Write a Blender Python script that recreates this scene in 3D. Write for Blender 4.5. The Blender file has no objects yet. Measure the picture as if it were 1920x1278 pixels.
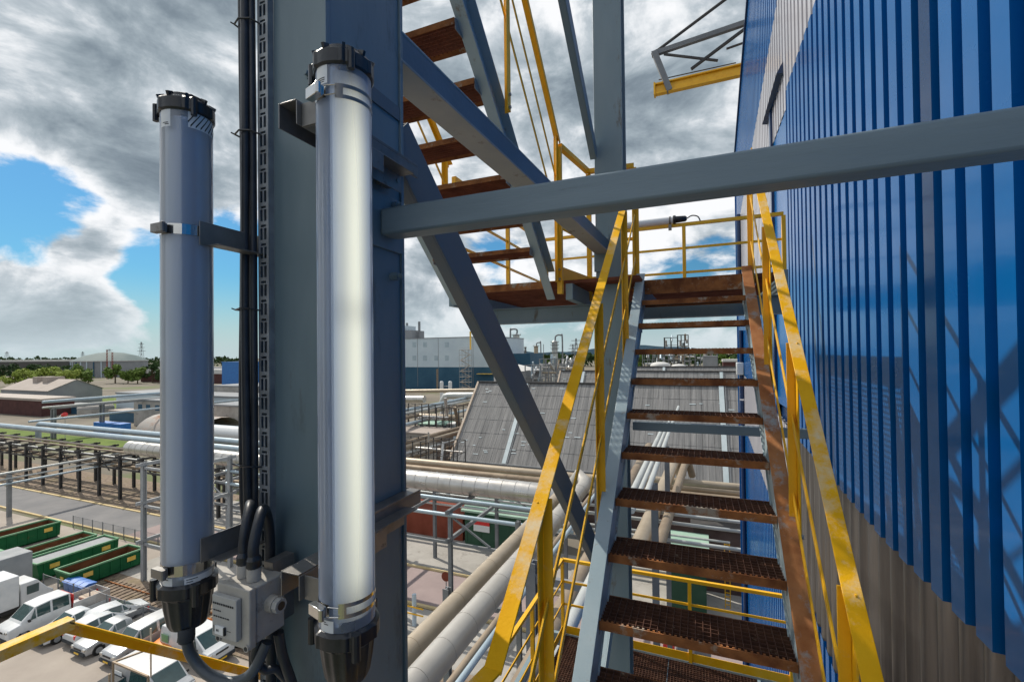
import bpy, bmesh, math, random
from mathutils import Vector, Matrix
random.seed(7)
R = math.radians
sc = bpy.context.scene
col = sc.collection
EYE = 20.0                                   # eye height above the yard

# ------------------------------------------------------------------ camera
cam_d = bpy.data.cameras.new('camera'); cam = bpy.data.objects.new('camera', cam_d); col.objects.link(cam)
cam_d.lens = 16; cam_d.sensor_width = 36; cam_d.clip_end = 20000; cam_d.clip_start = 0.02
cam_d.shift_y = 13/1920
CM = Matrix.Rotation(R(22.3), 4, 'Z') @ Matrix.Rotation(R(90.7), 4, 'X') @ Matrix.Rotation(R(-0.65), 4, 'Z')
cam.matrix_world = Matrix.Translation((0, 0, EYE)) @ CM
sc.camera = cam

def ray(px, py):
    return CM.to_3x3() @ Vector(((px-960)/853.333, -(py-652)/853.333, -1))
def G(px, py, z=0):
    r = ray(px, py); k = (z-EYE)/r.z; return Vector((r.x*k, r.y*k, z))
def AY(px, py, y):
    r = ray(px, py); k = y/r.y; return Vector((r.x*k, y, EYE+r.z*k))
def AX(px, py, x):
    r = ray(px, py); k = x/r.x; return Vector((x, r.y*k, EYE+r.z*k))

# ------------------------------------------------------------------ light
SUN_AZ, SUN_EL = R(-71), R(46)               # measured from +y towards +x
sd = Vector((math.sin(SUN_AZ)*math.cos(SUN_EL), math.cos(SUN_AZ)*math.cos(SUN_EL), math.sin(SUN_EL)))
sun_d = bpy.data.lights.new('sun', 'SUN'); sun_d.energy = 3.0; sun_d.angle = R(0.53); sun_d.color = (1, .93, .82)
sun = bpy.data.objects.new('sun', sun_d); col.objects.link(sun)
sun.rotation_euler = (-sd).to_track_quat('-Z', 'Y').to_euler()
sc.view_settings.view_transform = 'Standard'; sc.view_settings.look = 'None'
sc.view_settings.exposure = 0.55; sc.view_settings.gamma = 1

w = bpy.data.worlds.new('World'); sc.world = w; w.use_nodes = True
nt = w.node_tree; N = nt.nodes; L = nt.links
for n in list(N): N.remove(n)
def nd(t, **k):
    n = N.new(t)
    for a, b in k.items(): setattr(n, a, b)
    return n
def vmath(op, a, b=None, c=None):
    n = nd('ShaderNodeMath', operation=op)
    for i, v in enumerate((a, b, c)):
        if v is None: continue
        if isinstance(v, (int, float)): n.inputs[i].default_value = v
        else: L.new(v, n.inputs[i])
    return n.outputs[0]
out = nd('ShaderNodeOutputWorld'); bg = nd('ShaderNodeBackground'); bg.inputs[1].default_value = 0.1
L.new(bg.outputs[0], out.inputs[0])
sky = nd('ShaderNodeTexSky', sky_type='NISHITA', sun_disc=False, sun_elevation=SUN_EL, sun_rotation=SUN_AZ, air_density=1.3, dust_density=.6, ozone_density=2.5)
tc = nd('ShaderNodeTexCoord')
vn = nd('ShaderNodeVectorMath', operation='NORMALIZE'); L.new(tc.outputs['Generated'], vn.inputs[0])
sep = nd('ShaderNodeSeparateXYZ'); L.new(vn.outputs[0], sep.inputs[0])
den = vmath('ADD', vmath('MAXIMUM', sep.outputs[2], 0), .16)
cmb = nd('ShaderNodeCombineXYZ')
L.new(vmath('DIVIDE', sep.outputs[0], den), cmb.inputs[0]); L.new(vmath('DIVIDE', sep.outputs[1], den), cmb.inputs[1])
def noise(vec, scale, det, rough, dist=0, off=0):
    m = nd('ShaderNodeMapping'); m.inputs['Location'].default_value = (off, off*1.7, off*.3); L.new(vec, m.inputs[0])
    n = nd('ShaderNodeTexNoise'); n.inputs['Scale'].default_value = scale; n.inputs['Detail'].default_value = det
    n.inputs['Roughness'].default_value = rough; n.inputs['Distortion'].default_value = dist
    L.new(m.outputs[0], n.inputs['Vector']); return n.outputs[0]
def field(vec):
    """cloud density at a direction: broad sheets, heaps, and fine billows"""
    sq = nd('ShaderNodeVectorMath', operation='MULTIPLY'); L.new(vec, sq.inputs[0]); sq.inputs[1].default_value = (1, 1, 1.9)
    a = noise(sq.outputs[0], 1.9, 4, .5, .3, 9.4); b = noise(sq.outputs[0], 5.2, 14, .60, .35, 4.2)
    return vmath('ADD', vmath('MULTIPLY', a, .55), vmath('MULTIPLY', b, .62))
f0 = field(vn.outputs[0])
offv = nd('ShaderNodeVectorMath', operation='ADD'); L.new(vn.outputs[0], offv.inputs[0]); offv.inputs[1].default_value = (sd.x*.030, sd.y*.030, .040)
f1 = field(offv.outputs[0])
n3 = noise(vn.outputs[0], 22, 8, .6, .3, 7.7)
dens = vmath('ADD', f0, -.045)
# hand-placed banks and gaps: (px, py, radius in degrees, amount)
BLOBS = [(20, 380, 5, -.20), (110, 400, 4, -.05), (50, 450, 6, -.20), (180, 478, 4, -.12), (290, 495, 3.5, -.18), (430, 540, 8, -.20), (440, 620, 5, -.10), (50, 640, 6, -.05), (200, 640, 6, -.05), (1290, 440, 6, -.07), (1330, 470, 5, -.05), (930, 470, 5, -.05), (1230, 560, 6, -.03), (730, 0, 8, .08),
         (110, 432, 2.4, .15), (170, 442, 2.6, .14), (240, 450, 2.6, .14), (110, 545, 4.5, .20), (225, 552, 4.5, .20), (20, 550, 5, .16), (190, 190, 13, .065), (345, 320, 9, .085), (230, 350, 6, .11), (60, 150, 8, .055), (420, 200, 8, .05), (410, 400, 5, .05), (800, 500, 6, .12), (860, 600, 5, .07), (1250, 200, 12, .06), (1010, 200, 10, .06), (1300, 300, 8, .05),
         (150, 5, 9, -.01), (330, 60, 6, -.03), (60, 290, 5, .02)]
for (px, py, rad, amt) in BLOBS:
    c = ray(px, py).normalized()
    d = nd('ShaderNodeVectorMath', operation='DOT_PRODUCT'); L.new(vn.outputs[0], d.inputs[0]); d.inputs[1].default_value = c
    mr = nd('ShaderNodeMapRange', interpolation_type='SMOOTHSTEP'); L.new(d.outputs['Value'], mr.inputs[0])
    mr.inputs[1].default_value = math.cos(R(rad*1.5)); mr.inputs[2].default_value = math.cos(R(rad*.1))
    mr.inputs[3].default_value = 0; mr.inputs[4].default_value = amt
    dens = vmath('ADD', dens, mr.outputs[0])
# heaps are bright on the side that faces the light and grey where the cloud behind them thickens
lit = vmath('ADD', vmath('MULTIPLY', vmath('SUBTRACT', f0, f1), 3.8), vmath('MULTIPLY', vmath('SUBTRACT', n3, .5), .25))
shade = vmath('SUBTRACT', vmath('MULTIPLY', vmath('SUBTRACT', dens, .47), 2.0), lit)
cr = nd('ShaderNodeValToRGB'); L.new(shade, cr.inputs[0]); e = cr.color_ramp.elements
e[0].position = .0; e[0].color = (.95, .96, .98, 1)
e[1].position = 1.0; e[1].color = (.17, .215, .26, 1)
for p, c in ((.14, (.82, .85, .88, 1)), (.32, (.52, .58, .63, 1)), (.52, (.35, .415, .465, 1)), (.76, (.23, .285, .335, 1))):
    q = e.new(p); q.color = c
al = nd('ShaderNodeMapRange', interpolation_type='SMOOTHSTEP'); L.new(dens, al.inputs[0]); al.inputs[1].default_value = .42; al.inputs[2].default_value = .52
sc10 = nd('ShaderNodeVectorMath', operation='SCALE'); L.new(cr.outputs[0], sc10.inputs[0]); sc10.inputs['Scale'].default_value = 7.0
skyc = nd('ShaderNodeVectorMath', operation='MULTIPLY'); L.new(sky.outputs[0], skyc.inputs[0]); skyc.inputs[1].default_value = (.20, .44, .60)
mx = nd('ShaderNodeMix', data_type='RGBA'); L.new(al.outputs[0], mx.inputs[0]); L.new(skyc.outputs[0], mx.inputs[6]); L.new(sc10.outputs[0], mx.inputs[7])
# pale band of far air along the horizon
hz = nd('ShaderNodeMapRange', interpolation_type='SMOOTHSTEP'); L.new(sep.outputs[2], hz.inputs[0])
hz.inputs[1].default_value = -.02; hz.inputs[2].default_value = .16; hz.inputs[3].default_value = .88; hz.inputs[4].default_value = 0
mh = nd('ShaderNodeMix', data_type='RGBA'); L.new(hz.outputs[0], mh.inputs[0]); L.new(mx.outputs[2], mh.inputs[6]); mh.inputs[7].default_value = (3.9, 4.6, 4.9, 1)
L.new(mh.outputs[2], bg.inputs[0])

# ------------------------------------------------------------------ materials
def mat(name, c1, c2=None, scale=4, rough=.5, metal=0, bump=0, bscale=None, rust=None, stretch=(1, 1, 1), thr=(.58, .7), rustc=(.16, .05, .02), rrust=.85, coat=0, rv=0, emit=None, es=1, spec=None):
    m = bpy.data.materials.new(name); m.use_nodes = True; t = m.node_tree; b = t.nodes['Principled BSDF']
    b.inputs['Roughness'].default_value = rough; b.inputs['Metallic'].default_value = metal; b.inputs['Base Color'].default_value = (*c1, 1)
    b.inputs['Specular IOR Level'].default_value = spec if spec is not None else (.5 if rough < .5 else .12)
    if coat: b.inputs['Coat Weight'].default_value = coat; b.inputs['Coat Roughness'].default_value = .06
    if emit: b.inputs['Emission Color'].default_value = (*emit, 1); b.inputs['Emission Strength'].default_value = es
    g = t.nodes.new('ShaderNodeNewGeometry'); mp = t.nodes.new('ShaderNodeMapping'); mp.inputs['Scale'].default_value = stretch
    t.links.new(g.outputs['Position'], mp.inputs[0])
    def nz(s, d=6, r=.6):
        n = t.nodes.new('ShaderNodeTexNoise'); n.inputs['Scale'].default_value = s; n.inputs['Detail'].default_value = d; n.inputs['Roughness'].default_value = r
        t.links.new(mp.outputs[0], n.inputs['Vector']); return n.outputs[0]
    if c2 is not None:
        n = nz(scale); r = t.nodes.new('ShaderNodeValToRGB'); r.color_ramp.elements[0].position = .34; r.color_ramp.elements[1].position = .66
        r.color_ramp.elements[0].color = (*c1, 1); r.color_ramp.elements[1].color = (*c2, 1)
        t.links.new(n, r.inputs[0]); src = r.outputs[0]
        if rust:
            n4 = nz(rust, 9, .72); mr = t.nodes.new('ShaderNodeMapRange'); mr.inputs[1].default_value = thr[0]; mr.inputs[2].default_value = thr[1]
            t.links.new(n4, mr.inputs[0]); mxx = t.nodes.new('ShaderNodeMix'); mxx.data_type = 'RGBA'
            t.links.new(mr.outputs[0], mxx.inputs[0]); t.links.new(src, mxx.inputs[6]); mxx.inputs[7].default_value = (*rustc, 1); src = mxx.outputs[2]
            mr2 = t.nodes.new('ShaderNodeMapRange'); mr2.inputs[3].default_value = rough; mr2.inputs[4].default_value = rrust
            t.links.new(mr.outputs[0], mr2.inputs[0]); t.links.new(mr2.outputs[0], b.inputs['Roughness'])
        t.links.new(src, b.inputs['Base Color'])
    if rv and not rust:
        n5 = nz(scale*1.7); mr = t.nodes.new('ShaderNodeMapRange'); mr.inputs[1].default_value = .3; mr.inputs[2].default_value = .7; mr.inputs[3].default_value = max(.03, rough-rv); mr.inputs[4].default_value = rough+rv
        t.links.new(n5, mr.inputs[0]); t.links.new(mr.outputs[0], b.inputs['Roughness'])
    if bump:
        bp = t.nodes.new('ShaderNodeBump'); bp.inputs['Strength'].default_value = 1; bp.inputs['Distance'].default_value = bump
        t.links.new(nz(bscale or scale*5, 5), bp.inputs['Height']); t.links.new(bp.outputs[0], b.inputs['Normal'])
    return m
M = {}
M['steel'] = mat('painted_steel', (.155, .225, .262), (.205, .272, .305), 3, .42, bump=.0006, bscale=90, rust=7, thr=(.60, .70), rustc=(.13, .10, .075), stretch=(1, 1, .25))
M['steel_dark'] = mat('column_paint', (.085, .135, .165), (.19, .25, .275), 1.3, .42, bump=.0006, bscale=70, rust=6, thr=(.56, .72), rustc=(.075, .085, .085), stretch=(1, 1, .3))
M['steel_shaded'] = mat('shaded_beam_side', (.05, .10, .15), (.08, .14, .20), 3, .35, bump=.0006, bscale=60)  # side of the overhead beam: its shade is put into the colour
M['steel_ground_lit'] = mat('ground_lit_soffit', (.27, .29, .30), (.36, .36, .35), 2.5, .5, rust=6, thr=(.6, .7), rustc=(.2, .15, .11))  # beam underside: light from the ground painted in as a paler tone
M['steel_beam'] = mat('brushed_on_grey_paint', (.15, .205, .24), (.235, .30, .335), 3, .45, bump=.0022, bscale=38, stretch=(.15, 1, 1), rust=9, thr=(.60, .68), rustc=(.13, .155, .165))
M['steel_brown'] = mat('weathered_brace_paint', (.135, .17, .20), (.21, .20, .185), 1.6, .5, bump=.0006, bscale=60)
M['stringer'] = mat('stringer_paint', (.27, .36, .40), (.34, .42, .45), 3, .4, bump=.0005, bscale=80, rust=11, thr=(.60, .70), rustc=(.20, .16, .12))
M['stringer_rust'] = mat('rusty_stringer_flange', (.27, .10, .035), (.44, .20, .08), 6, .75, bump=.0008, bscale=70, rust=5, thr=(.54, .64), rustc=(.32, .34, .33), stretch=(1, 1, 1))
M['rust'] = mat('rusty_tread_steel', (.15, .055, .024), (.36, .15, .055), 9, .75, bump=.001, bscale=90, rust=6, thr=(.54, .62), rustc=(.36, .31, .25))
M['grate'] = mat('grating_steel', (.075, .038, .028), (.14, .07, .046), 14, .62, metal=.2, rust=22, thr=(.60, .70), rustc=(.36, .27, .19), rrust=.5)
M['tread_under'] = mat('rusty_landing_grating', (.12, .045, .03), (.20, .075, .045), 8, .8)
M['yellow'] = mat('yellow_rail_paint', (.78, .40, .003), (.86, .47, .006), 5, .42, bump=.0007, bscale=120, rust=14, thr=(.60, .78), rustc=(.72, .52, .22), rrust=.6)
M['yellow_worn'] = mat('chalky_yellow_paint', (.80, .40, .004), (.88, .48, .012), 7, .5, bump=.0009, bscale=120, rust=5, thr=(.50, .66), rustc=(.74, .60, .38), rrust=.7)
M['galv'] = mat('galvanised_steel', (.22, .235, .25), (.36, .375, .385), 18, .45, metal=.3, rv=.1, bump=.0003, bscale=60)
M['bracket'] = mat('bracket_steel', (.15, .145, .14), (.26, .25, .235), 9, .42, metal=.55, bump=.0004, bscale=90, rust=12, thr=(.6, .72), rustc=(.12, .09, .06))
M['stainless'] = mat('stainless_strap', (.55, .54, .52), (.66, .65, .62), 20, .2, metal=1)
M['black'] = mat('black_plastic', (.012, .014, .018), (.022, .025, .03), 30, .32, bump=.0004, bscale=160)
M['rubber'] = mat('black_cable_sheath', (.014, .017, .022), (.03, .034, .042), 14, .45, bump=.0006, bscale=90)
M['rubber_grey'] = mat('grey_cable_sheath', (.05, .062, .075), (.075, .09, .105), 12, .4)
M['boxgrey'] = mat('dusty_grey_casing', (.34, .32, .285), (.43, .405, .36), 16, .6, bump=.0006, bscale=110, rust=12, thr=(.60, .75), rustc=(.17, .15, .125))
M['boxlid'] = mat('grey_casing_lid', (.37, .365, .345), (.43, .425, .40), 14, .55, bump=.0004, bscale=120)
M['mark'] = mat('dark_marking', (.03, .03, .03), (.06, .06, .06), 30, .6)
M['sticker'] = mat('white_label', (.68, .70, .70), (.75, .76, .76), 12, .4)
M['blue'] = mat('blue_cladding', (.001, .088, .285), (.0012, .105, .33), .7, .24, coat=.12, rv=.07, bump=.0022, spec=.16, bscale=.9)
M['bluedark'] = mat('dark_blue_trim', (.003, .022, .085), (.004, .03, .10), 2, .25)
M['whiteclad'] = mat('grey_white_cladding', (.40, .40, .44), (.48, .47, .50), 1.2, .3, coat=.2, bump=.003, bscale=1.2, rust=2.4, thr=(.62, .8), rustc=(.42, .34, .33), stretch=(1, 1, .15))
M['silverclad'] = mat('silver_cladding', (.10, .092, .09), (.25, .235, .23), 2.2, .30, metal=.75, stretch=(1, 4, .10), bump=.003, bscale=2.0)
M['white'] = mat('white_paint', (.58, .60, .61), (.66, .67, .67), 3, .3, coat=.5)
M['silver'] = mat('silver_car_paint', (.40, .41, .42), (.46, .47, .48), 3, .3, metal=.4, coat=.5)
M['orange'] = mat('orange_car_paint', (.75, .20, .02), (.8, .24, .03), 3, .3, coat=.6)
M['glass'] = mat('car_glass', (.02, .05, .05), (.03, .07, .07), 3, .06, spec=.9)
M['tyre'] = mat('tyre_rubber', (.015, .015, .015), (.03, .03, .03), 12, .8)
M['bumper'] = mat('grey_bumper', (.04, .045, .05), (.06, .065, .07), 8, .6)
M['plate'] = mat('yellow_plate', (.75, .45, .02), (.8, .5, .04), 8, .4)
M['skipgreen'] = mat('green_skip_paint', (.012, .10, .04), (.02, .135, .052), .8, .5, rust=1.5, thr=(.62, .72), rustc=(.14, .07, .03))
M['skiprim'] = mat('pale_green_rim', (.12, .30, .16), (.20, .36, .22), 1.5, .5)
M['skipin'] = mat('rusty_skip_inside', (.11, .045, .022), (.19, .085, .04), 1.2, .85)
M['load'] = mat('brown_load', (.20, .12, .07), (.34, .24, .16), 2, .9, bump=.06, bscale=3)
M['tarp'] = mat('grey_tarpaulin', (.25, .27, .28), (.34, .35, .36), .8, .6, bump=.02, bscale=1)
M['label'] = mat('orange_yellow_label', (.7, .45, .08), (.8, .55, .15), 3, .5)
M['bluebin'] = mat('blue_plastic', (.03, .14, .48), (.05, .19, .55), 2, .4)
M['bluecont'] = mat('blue_container_paint', (.01, .12, .40), (.015, .16, .46), .6, .45)
M['pipe_alu'] = mat('aluminium_lagging', (.46, .44, .41), (.60, .58, .55), .8, .33, metal=.75, rv=.08)
M['pipe_beige'] = mat('beige_pipe_lagging', (.34, .28, .205), (.43, .36, .27), .7, .42, metal=.25)
M['pipe_white'] = mat('pale_grey_pipe', (.42, .44, .43), (.52, .53, .51), .7, .38, metal=.25)
M['pipe_warm'] = mat('warm_grey_pipe', (.36, .34, .31), (.44, .42, .385), .7, .4, metal=.25)
M['pipe_blue'] = mat('blue_grey_pipe', (.30, .38, .44), (.38, .46, .51), .7, .38, metal=.3)
M['pipe_brown'] = mat('brown_pipe_lagging', (.22, .17, .125), (.31, .25, .185), .8, .5, metal=.2)
M['rack'] = mat('rack_steel', (.16, .17, .18), (.24, .25, .26), .8, .6)
M['rack_light'] = mat('grey_rack_steel', (.27, .29, .30), (.36, .37, .38), .8, .55)
M['rack_dark'] = mat('dark_rack_steel', (.055, .055, .058), (.10, .095, .09), .8, .7)
M['asphalt'] = mat('road_asphalt', (.17, .17, .175), (.22, .215, .215), .35, .85, bump=.004, bscale=18)
M['pink'] = mat('reddish_paving', (.27, .215, .21), (.33, .265, .255), .4, .85, bump=.004, bscale=18)
M['yard'] = mat('pale_concrete_yard', (.31, .27, .235), (.38, .335, .29), .22, .85, bump=.004, bscale=14, rust=.5, thr=(.58, .75), rustc=(.29, .25, .22))
M['ballast'] = mat('brown_gravel', (.17, .13, .10), (.30, .24, .185), 2.4, .95, bump=.03, bscale=9, rust=.35, thr=(.52, .7), rustc=(.20, .165, .09))
M['land'] = mat('works_ground', (.15, .135, .11), (.225, .20, .165), .05, .95, rust=.012, thr=(.52, .6), rustc=(.13, .15, .07))
M['grass'] = mat('lawn', (.09, .14, .03), (.15, .20, .045), .3, .9)
M['kerb'] = mat('yellowish_kerb', (.52, .40, .20), (.62, .50, .30), .6, .8)
M['concrete'] = mat('stained_concrete', (.30, .285, .26), (.42, .40, .37), .35, .9, rust=.8, thr=(.55, .72), rustc=(.20, .185, .165))
M['brick'] = mat('red_brick', (.07, .035, .034), (.105, .05, .046), .6, .85)
M['brickgrey'] = mat('brown_brick', (.09, .06, .055), (.14, .10, .09), .6, .85)
M['roofwhite'] = mat('white_roof', (.50, .50, .49), (.58, .57, .55), .1, .5)
M['roofbeige'] = mat('beige_sheet_roof', (.33, .285, .25), (.38, .33, .295), .12, .6)
M['wallgrey'] = mat('grey_sheet_wall', (.22, .23, .245), (.27, .28, .29), .2, .6)
M['wallpale'] = mat('pale_sheet_wall', (.46, .54, .60), (.52, .60, .65), .15, .5)
M['wallnavy'] = mat('navy_sheet_wall', (.03, .085, .14), (.045, .11, .17), .15, .5)
M['domegreen'] = mat('grey_green_dome', (.10, .145, .15), (.135, .18, .18), .08, .7)
M['slate'] = mat('fibre_cement_slate', (.165, .165, .165), (.27, .265, .26), .55, .75, stretch=(3.6, .25, .25), bump=.05, bscale=2.2, rust=1.6, thr=(.60, .75), rustc=(.33, .325, .315))
M['verge'] = mat('pale_verge_board', (.46, .37, .29), (.56, .47, .38), .6, .7)
M['strip'] = mat('translucent_roof_strip', (.42, .50, .52), (.52, .58, .60), .6, .4)
M['hutgreen'] = mat('dark_green_hut', (.03, .08, .05), (.045, .10, .065), .6, .6)
M['hutroof'] = mat('pale_green_roof', (.28, .42, .34), (.36, .50, .41), .5, .6)
M['redsign'] = mat('red_sign', (.6, .02, .02), (.65, .03, .03), 3, .4)
M['redbrown'] = mat('red_brown_container', (.20, .05, .03), (.28, .08, .05), .6, .6)
M['leaf_l'] = mat('light_foliage', (.22, .29, .05), (.36, .42, .11), .5, .8)
M['leaf_m'] = mat('mid_foliage', (.09, .155, .03), (.17, .24, .06), .4, .8)
M['leaf_d'] = mat('dark_foliage', (.030, .062, .025), (.06, .10, .035), .05, .9)
M['bark'] = mat('bark', (.08, .06, .04), (.12, .09, .06), 2, .9)
M['hill'] = mat('haze_tinted_hill', (.10, .17, .24), (.12, .20, .27), .01, 1)  # blue of the distant haze is mixed into the hill colour
M['clothes'] = mat('dark_clothes', (.02, .03, .06), (.03, .04, .08), 9, .8)

# lamp materials
def tube_mat(name, tint, opac):
    m = bpy.data.materials.new(name); m.use_nodes = True; t = m.node_tree
    for n in list(t.nodes): t.nodes.remove(n)
    o = t.nodes.new('ShaderNodeOutputMaterial'); tr = t.nodes.new('ShaderNodeBsdfTransparent'); tr.inputs[0].default_value = (.86, .91, .98, 1)
    df = t.nodes.new('ShaderNodeBsdfDiffuse'); df.inputs[0].default_value = (*tint, 1); tl = t.nodes.new('ShaderNodeBsdfTranslucent'); tl.inputs[0].default_value = (*tint, 1)
    gl = t.nodes.new('ShaderNodeBsdfGlossy'); gl.inputs['Roughness'].default_value = .14
    a = t.nodes.new('ShaderNodeMixShader'); a.inputs[0].default_value = .5; t.links.new(df.outputs[0], a.inputs[1]); t.links.new(tl.outputs[0], a.inputs[2])
    lw = t.nodes.new('ShaderNodeLayerWeight'); lw.inputs[0].default_value = .35
    mr = t.nodes.new('ShaderNodeMapRange'); mr.inputs[3].default_value = opac; mr.inputs[4].default_value = .97; t.links.new(lw.outputs['Facing'], mr.inputs[0])
    b = t.nodes.new('ShaderNodeMixShader'); t.links.new(mr.outputs[0], b.inputs[0]); t.links.new(tr.outputs[0], b.inputs[1]); t.links.new(a.outputs[0], b.inputs[2])
    fr = t.nodes.new('ShaderNodeFresnel'); fr.inputs[0].default_value = 1.5
    c = t.nodes.new('ShaderNodeMixShader'); t.links.new(fr.outputs[0], c.inputs[0]); t.links.new(b.outputs[0], c.inputs[1]); t.links.new(gl.outputs[0], c.inputs[2])
    t.links.new(c.outputs[0], o.inputs[0]); return m
M['tube'] = tube_mat('frosted_tube', (.80, .84, .90), .40)
M['tube_lit'] = tube_mat('clear_tube', (.55, .65, .84), .24)
M['board'] = mat('lamp_inner_board', (.30, .40, .52), (.33, .43, .55), 3, .4)
M['board_pale'] = mat('lamp_inner_reflector', (.78, .81, .85), (.84, .86, .88), 3, .35)
def glow_mat():
    m = bpy.data.materials.new('led_diffuser'); m.use_nodes = True; t = m.node_tree; b = t.nodes['Principled BSDF']
    b.inputs['Base Color'].default_value = (.36, .38, .39, 1); b.inputs['Roughness'].default_value = .4
    uv = t.nodes.new('ShaderNodeUVMap'); s = t.nodes.new('ShaderNodeSeparateXYZ'); t.links.new(uv.outputs[0], s.inputs[0])
    r1 = t.nodes.new('ShaderNodeValToRGB'); t.links.new(s.outputs[0], r1.inputs[0]); e = r1.color_ramp.elements; r1.color_ramp.interpolation = 'B_SPLINE'
    e[0].position = 0; e[0].color = (.16, .18, .20, 1); e[1].position = 1; e[1].color = (.16, .18, .21, 1)
    for p, c in ((.10, (.26, .26, .23, 1)), (.26, (.48, .45, .34, 1)), (.42, (.82, .76, .54, 1)), (.56, (.50, .47, .36, 1)), (.74, (.24, .25, .24, 1))): q = e.new(p); q.color = c
    r2 = t.nodes.new('ShaderNodeValToRGB'); t.links.new(s.outputs[1], r2.inputs[0]); e = r2.color_ramp.elements; r2.color_ramp.interpolation = 'B_SPLINE'
    e[0].position = 0; e[0].color = (.0, .0, .0, 1); e[1].position = 1; e[1].color = (.0, .0, .0, 1)
    for p, v in ((.08, .8), (.3, .9), (.52, 1), (.56, .62), (.60, 1), (.85, .95), (.95, .5)): q = e.new(p); q.color = (v, v, v, 1)
    t.links.new(r1.outputs[0], b.inputs['Emission Color'])
    ml = t.nodes.new('ShaderNodeMath'); ml.operation = 'MULTIPLY'; ml.inputs[1].default_value = 1.12; t.links.new(r2.outputs[0], ml.inputs[0]); t.links.new(ml.outputs[0], b.inputs['Emission Strength'])
    return m
M['glow'] = glow_mat()

# ------------------------------------------------------------------ mesh builder
def loc_of(p):
    v = Vector((0, 0, 0))
    while p: v = v + p.location; p = p.parent
    return v
class MB:
    def __init__(s): s.v = []; s.f = []; s.uv = None
    def quad(s, *p):
        i = len(s.v); s.v += [Vector(q) for q in p]; s.f.append(tuple(range(i, i+len(p)))); return s
    def box(s, x0, x1, y0, y1, z0, z1):
        i = len(s.v); s.v += [Vector(p) for p in ((x0,y0,z0),(x1,y0,z0),(x1,y1,z0),(x0,y1,z0),(x0,y0,z1),(x1,y0,z1),(x1,y1,z1),(x0,y1,z1))]
        s.f += [tuple(i+k for k in f) for f in ((0,3,2,1),(4,5,6,7),(0,1,5,4),(1,2,6,5),(2,3,7,6),(3,0,4,7))]; return s
    def bar(s, p, q, a, b, up=(0, 0, 1)):
        """box from p to q; a = width across, b = height along up"""
        p = Vector(p); q = Vector(q); d = (q-p).normalized(); u = Vector(up); sd_ = d.cross(u)
        if sd_.length < 1e-4: sd_ = d.cross(Vector((0, 1, 0)))
        sd_.normalize(); u = sd_.cross(d).normalized(); i = len(s.v)
        for e_ in (p, q):
            for (m_, n_) in ((-1, -1), (1, -1), (1, 1), (-1, 1)): s.v.append(e_+sd_*m_*a/2+u*n_*b/2)
        s.f += [tuple(i+k for k in f) for f in ((0,3,2,1),(4,5,6,7),(0,1,5,4),(1,2,6,5),(2,3,7,6),(3,0,4,7))]; return s
    def tube(s, path, r, n=12, cap=True):
        path = [Vector(p) for p in path]; rs = r if isinstance(r, (list, tuple)) else [r]*len(path); i0 = len(s.v); prev = None
        for k, p in enumerate(path):
            d = (path[min(k+1, len(path)-1)]-path[max(k-1, 0)]).normalized()
            if prev is None:
                a = d.cross(Vector((0, 0, 1)));
                if a.length < 1e-3: a = d.cross(Vector((0, 1, 0)))
            else: a = prev - d*prev.dot(d)
            a.normalize(); prev = a; b = d.cross(a)
            for j in range(n): t = 2*math.pi*j/n; s.v.append(p+(a*math.cos(t)+b*math.sin(t))*rs[k])
        for k in range(len(path)-1):
            for j in range(n): A = i0+k*n+j; B = i0+k*n+(j+1) % n; s.f.append((A, B, B+n, A+n))
        if cap:
            s.f.append(tuple(i0+j for j in reversed(range(n)))); s.f.append(tuple(i0+(len(path)-1)*n+j for j in range(n)))
        return s
    def lathe(s, c, prof, n=32, fn=None):
        """prof: (r, z) list about a vertical axis at c; fn(angle, k) scales r"""
        c = Vector(c); i0 = len(s.v)
        for k, (r, z) in enumerate(prof):
            for j in range(n):
                t = 2*math.pi*j/n; q = r*(fn(t, k) if fn else 1); s.v.append(c+Vector((q*math.cos(t), q*math.sin(t), z)))
        for k in range(len(prof)-1):
            for j in range(n): A = i0+k*n+j; B = i0+k*n+(j+1) % n; s.f.append((A, B, B+n, A+n))
        s.f.append(tuple(i0+j for j in reversed(range(n)))); s.f.append(tuple(i0+(len(prof)-1)*n+j for j in range(n))); return s
    def prism(s, poly, d):
        d = Vector(d); n = len(poly); i = len(s.v); P = [Vector(p) for p in poly]; s.v += P+[p+d for p in P]
        s.f.append(tuple(i+k for k in reversed(range(n)))); s.f.append(tuple(i+n+k for k in range(n)))
        for k in range(n): s.f.append((i+k, i+(k+1) % n, i+n+(k+1) % n, i+n+k))
        return s
    def build(s, name, m, parent=None, bevel=0, recalc=True, ang=35, origin=None):
        o_ = loc_of(parent) if parent else Vector(origin) if origin else None
        if o_ is None:
            xs = [v.x for v in s.v]; ys = [v.y for v in s.v]; o_ = Vector(((min(xs)+max(xs))/2, (min(ys)+max(ys))/2, min(v.z for v in s.v)))
        me = bpy.data.meshes.new(name); me.from_pydata([v-o_ for v in s.v], [], s.f)
        if s.uv:
            ul = me.uv_layers.new(name='UVMap')
            for lp in me.loops: ul.data[lp.index].uv = s.uv[lp.vertex_index]
        if recalc:
            bm = bmesh.new(); bm.from_mesh(me); bmesh.ops.recalc_face_normals(bm, faces=bm.faces); bm.to_mesh(me); bm.free()
        me.polygons.foreach_set('use_smooth', [True]*len(me.polygons)); me.set_sharp_from_angle(angle=R(ang))
        me.materials.append(M[m]); o = bpy.data.objects.new(name, me); col.objects.link(o)
        if parent: o.parent = parent
        else: o.location = o_
        if bevel:
            b = o.modifiers.new('bevel', 'BEVEL'); b.width = bevel; b.segments = 2; b.limit_method = 'ANGLE'; b.angle_limit = R(40)
        return o
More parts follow.
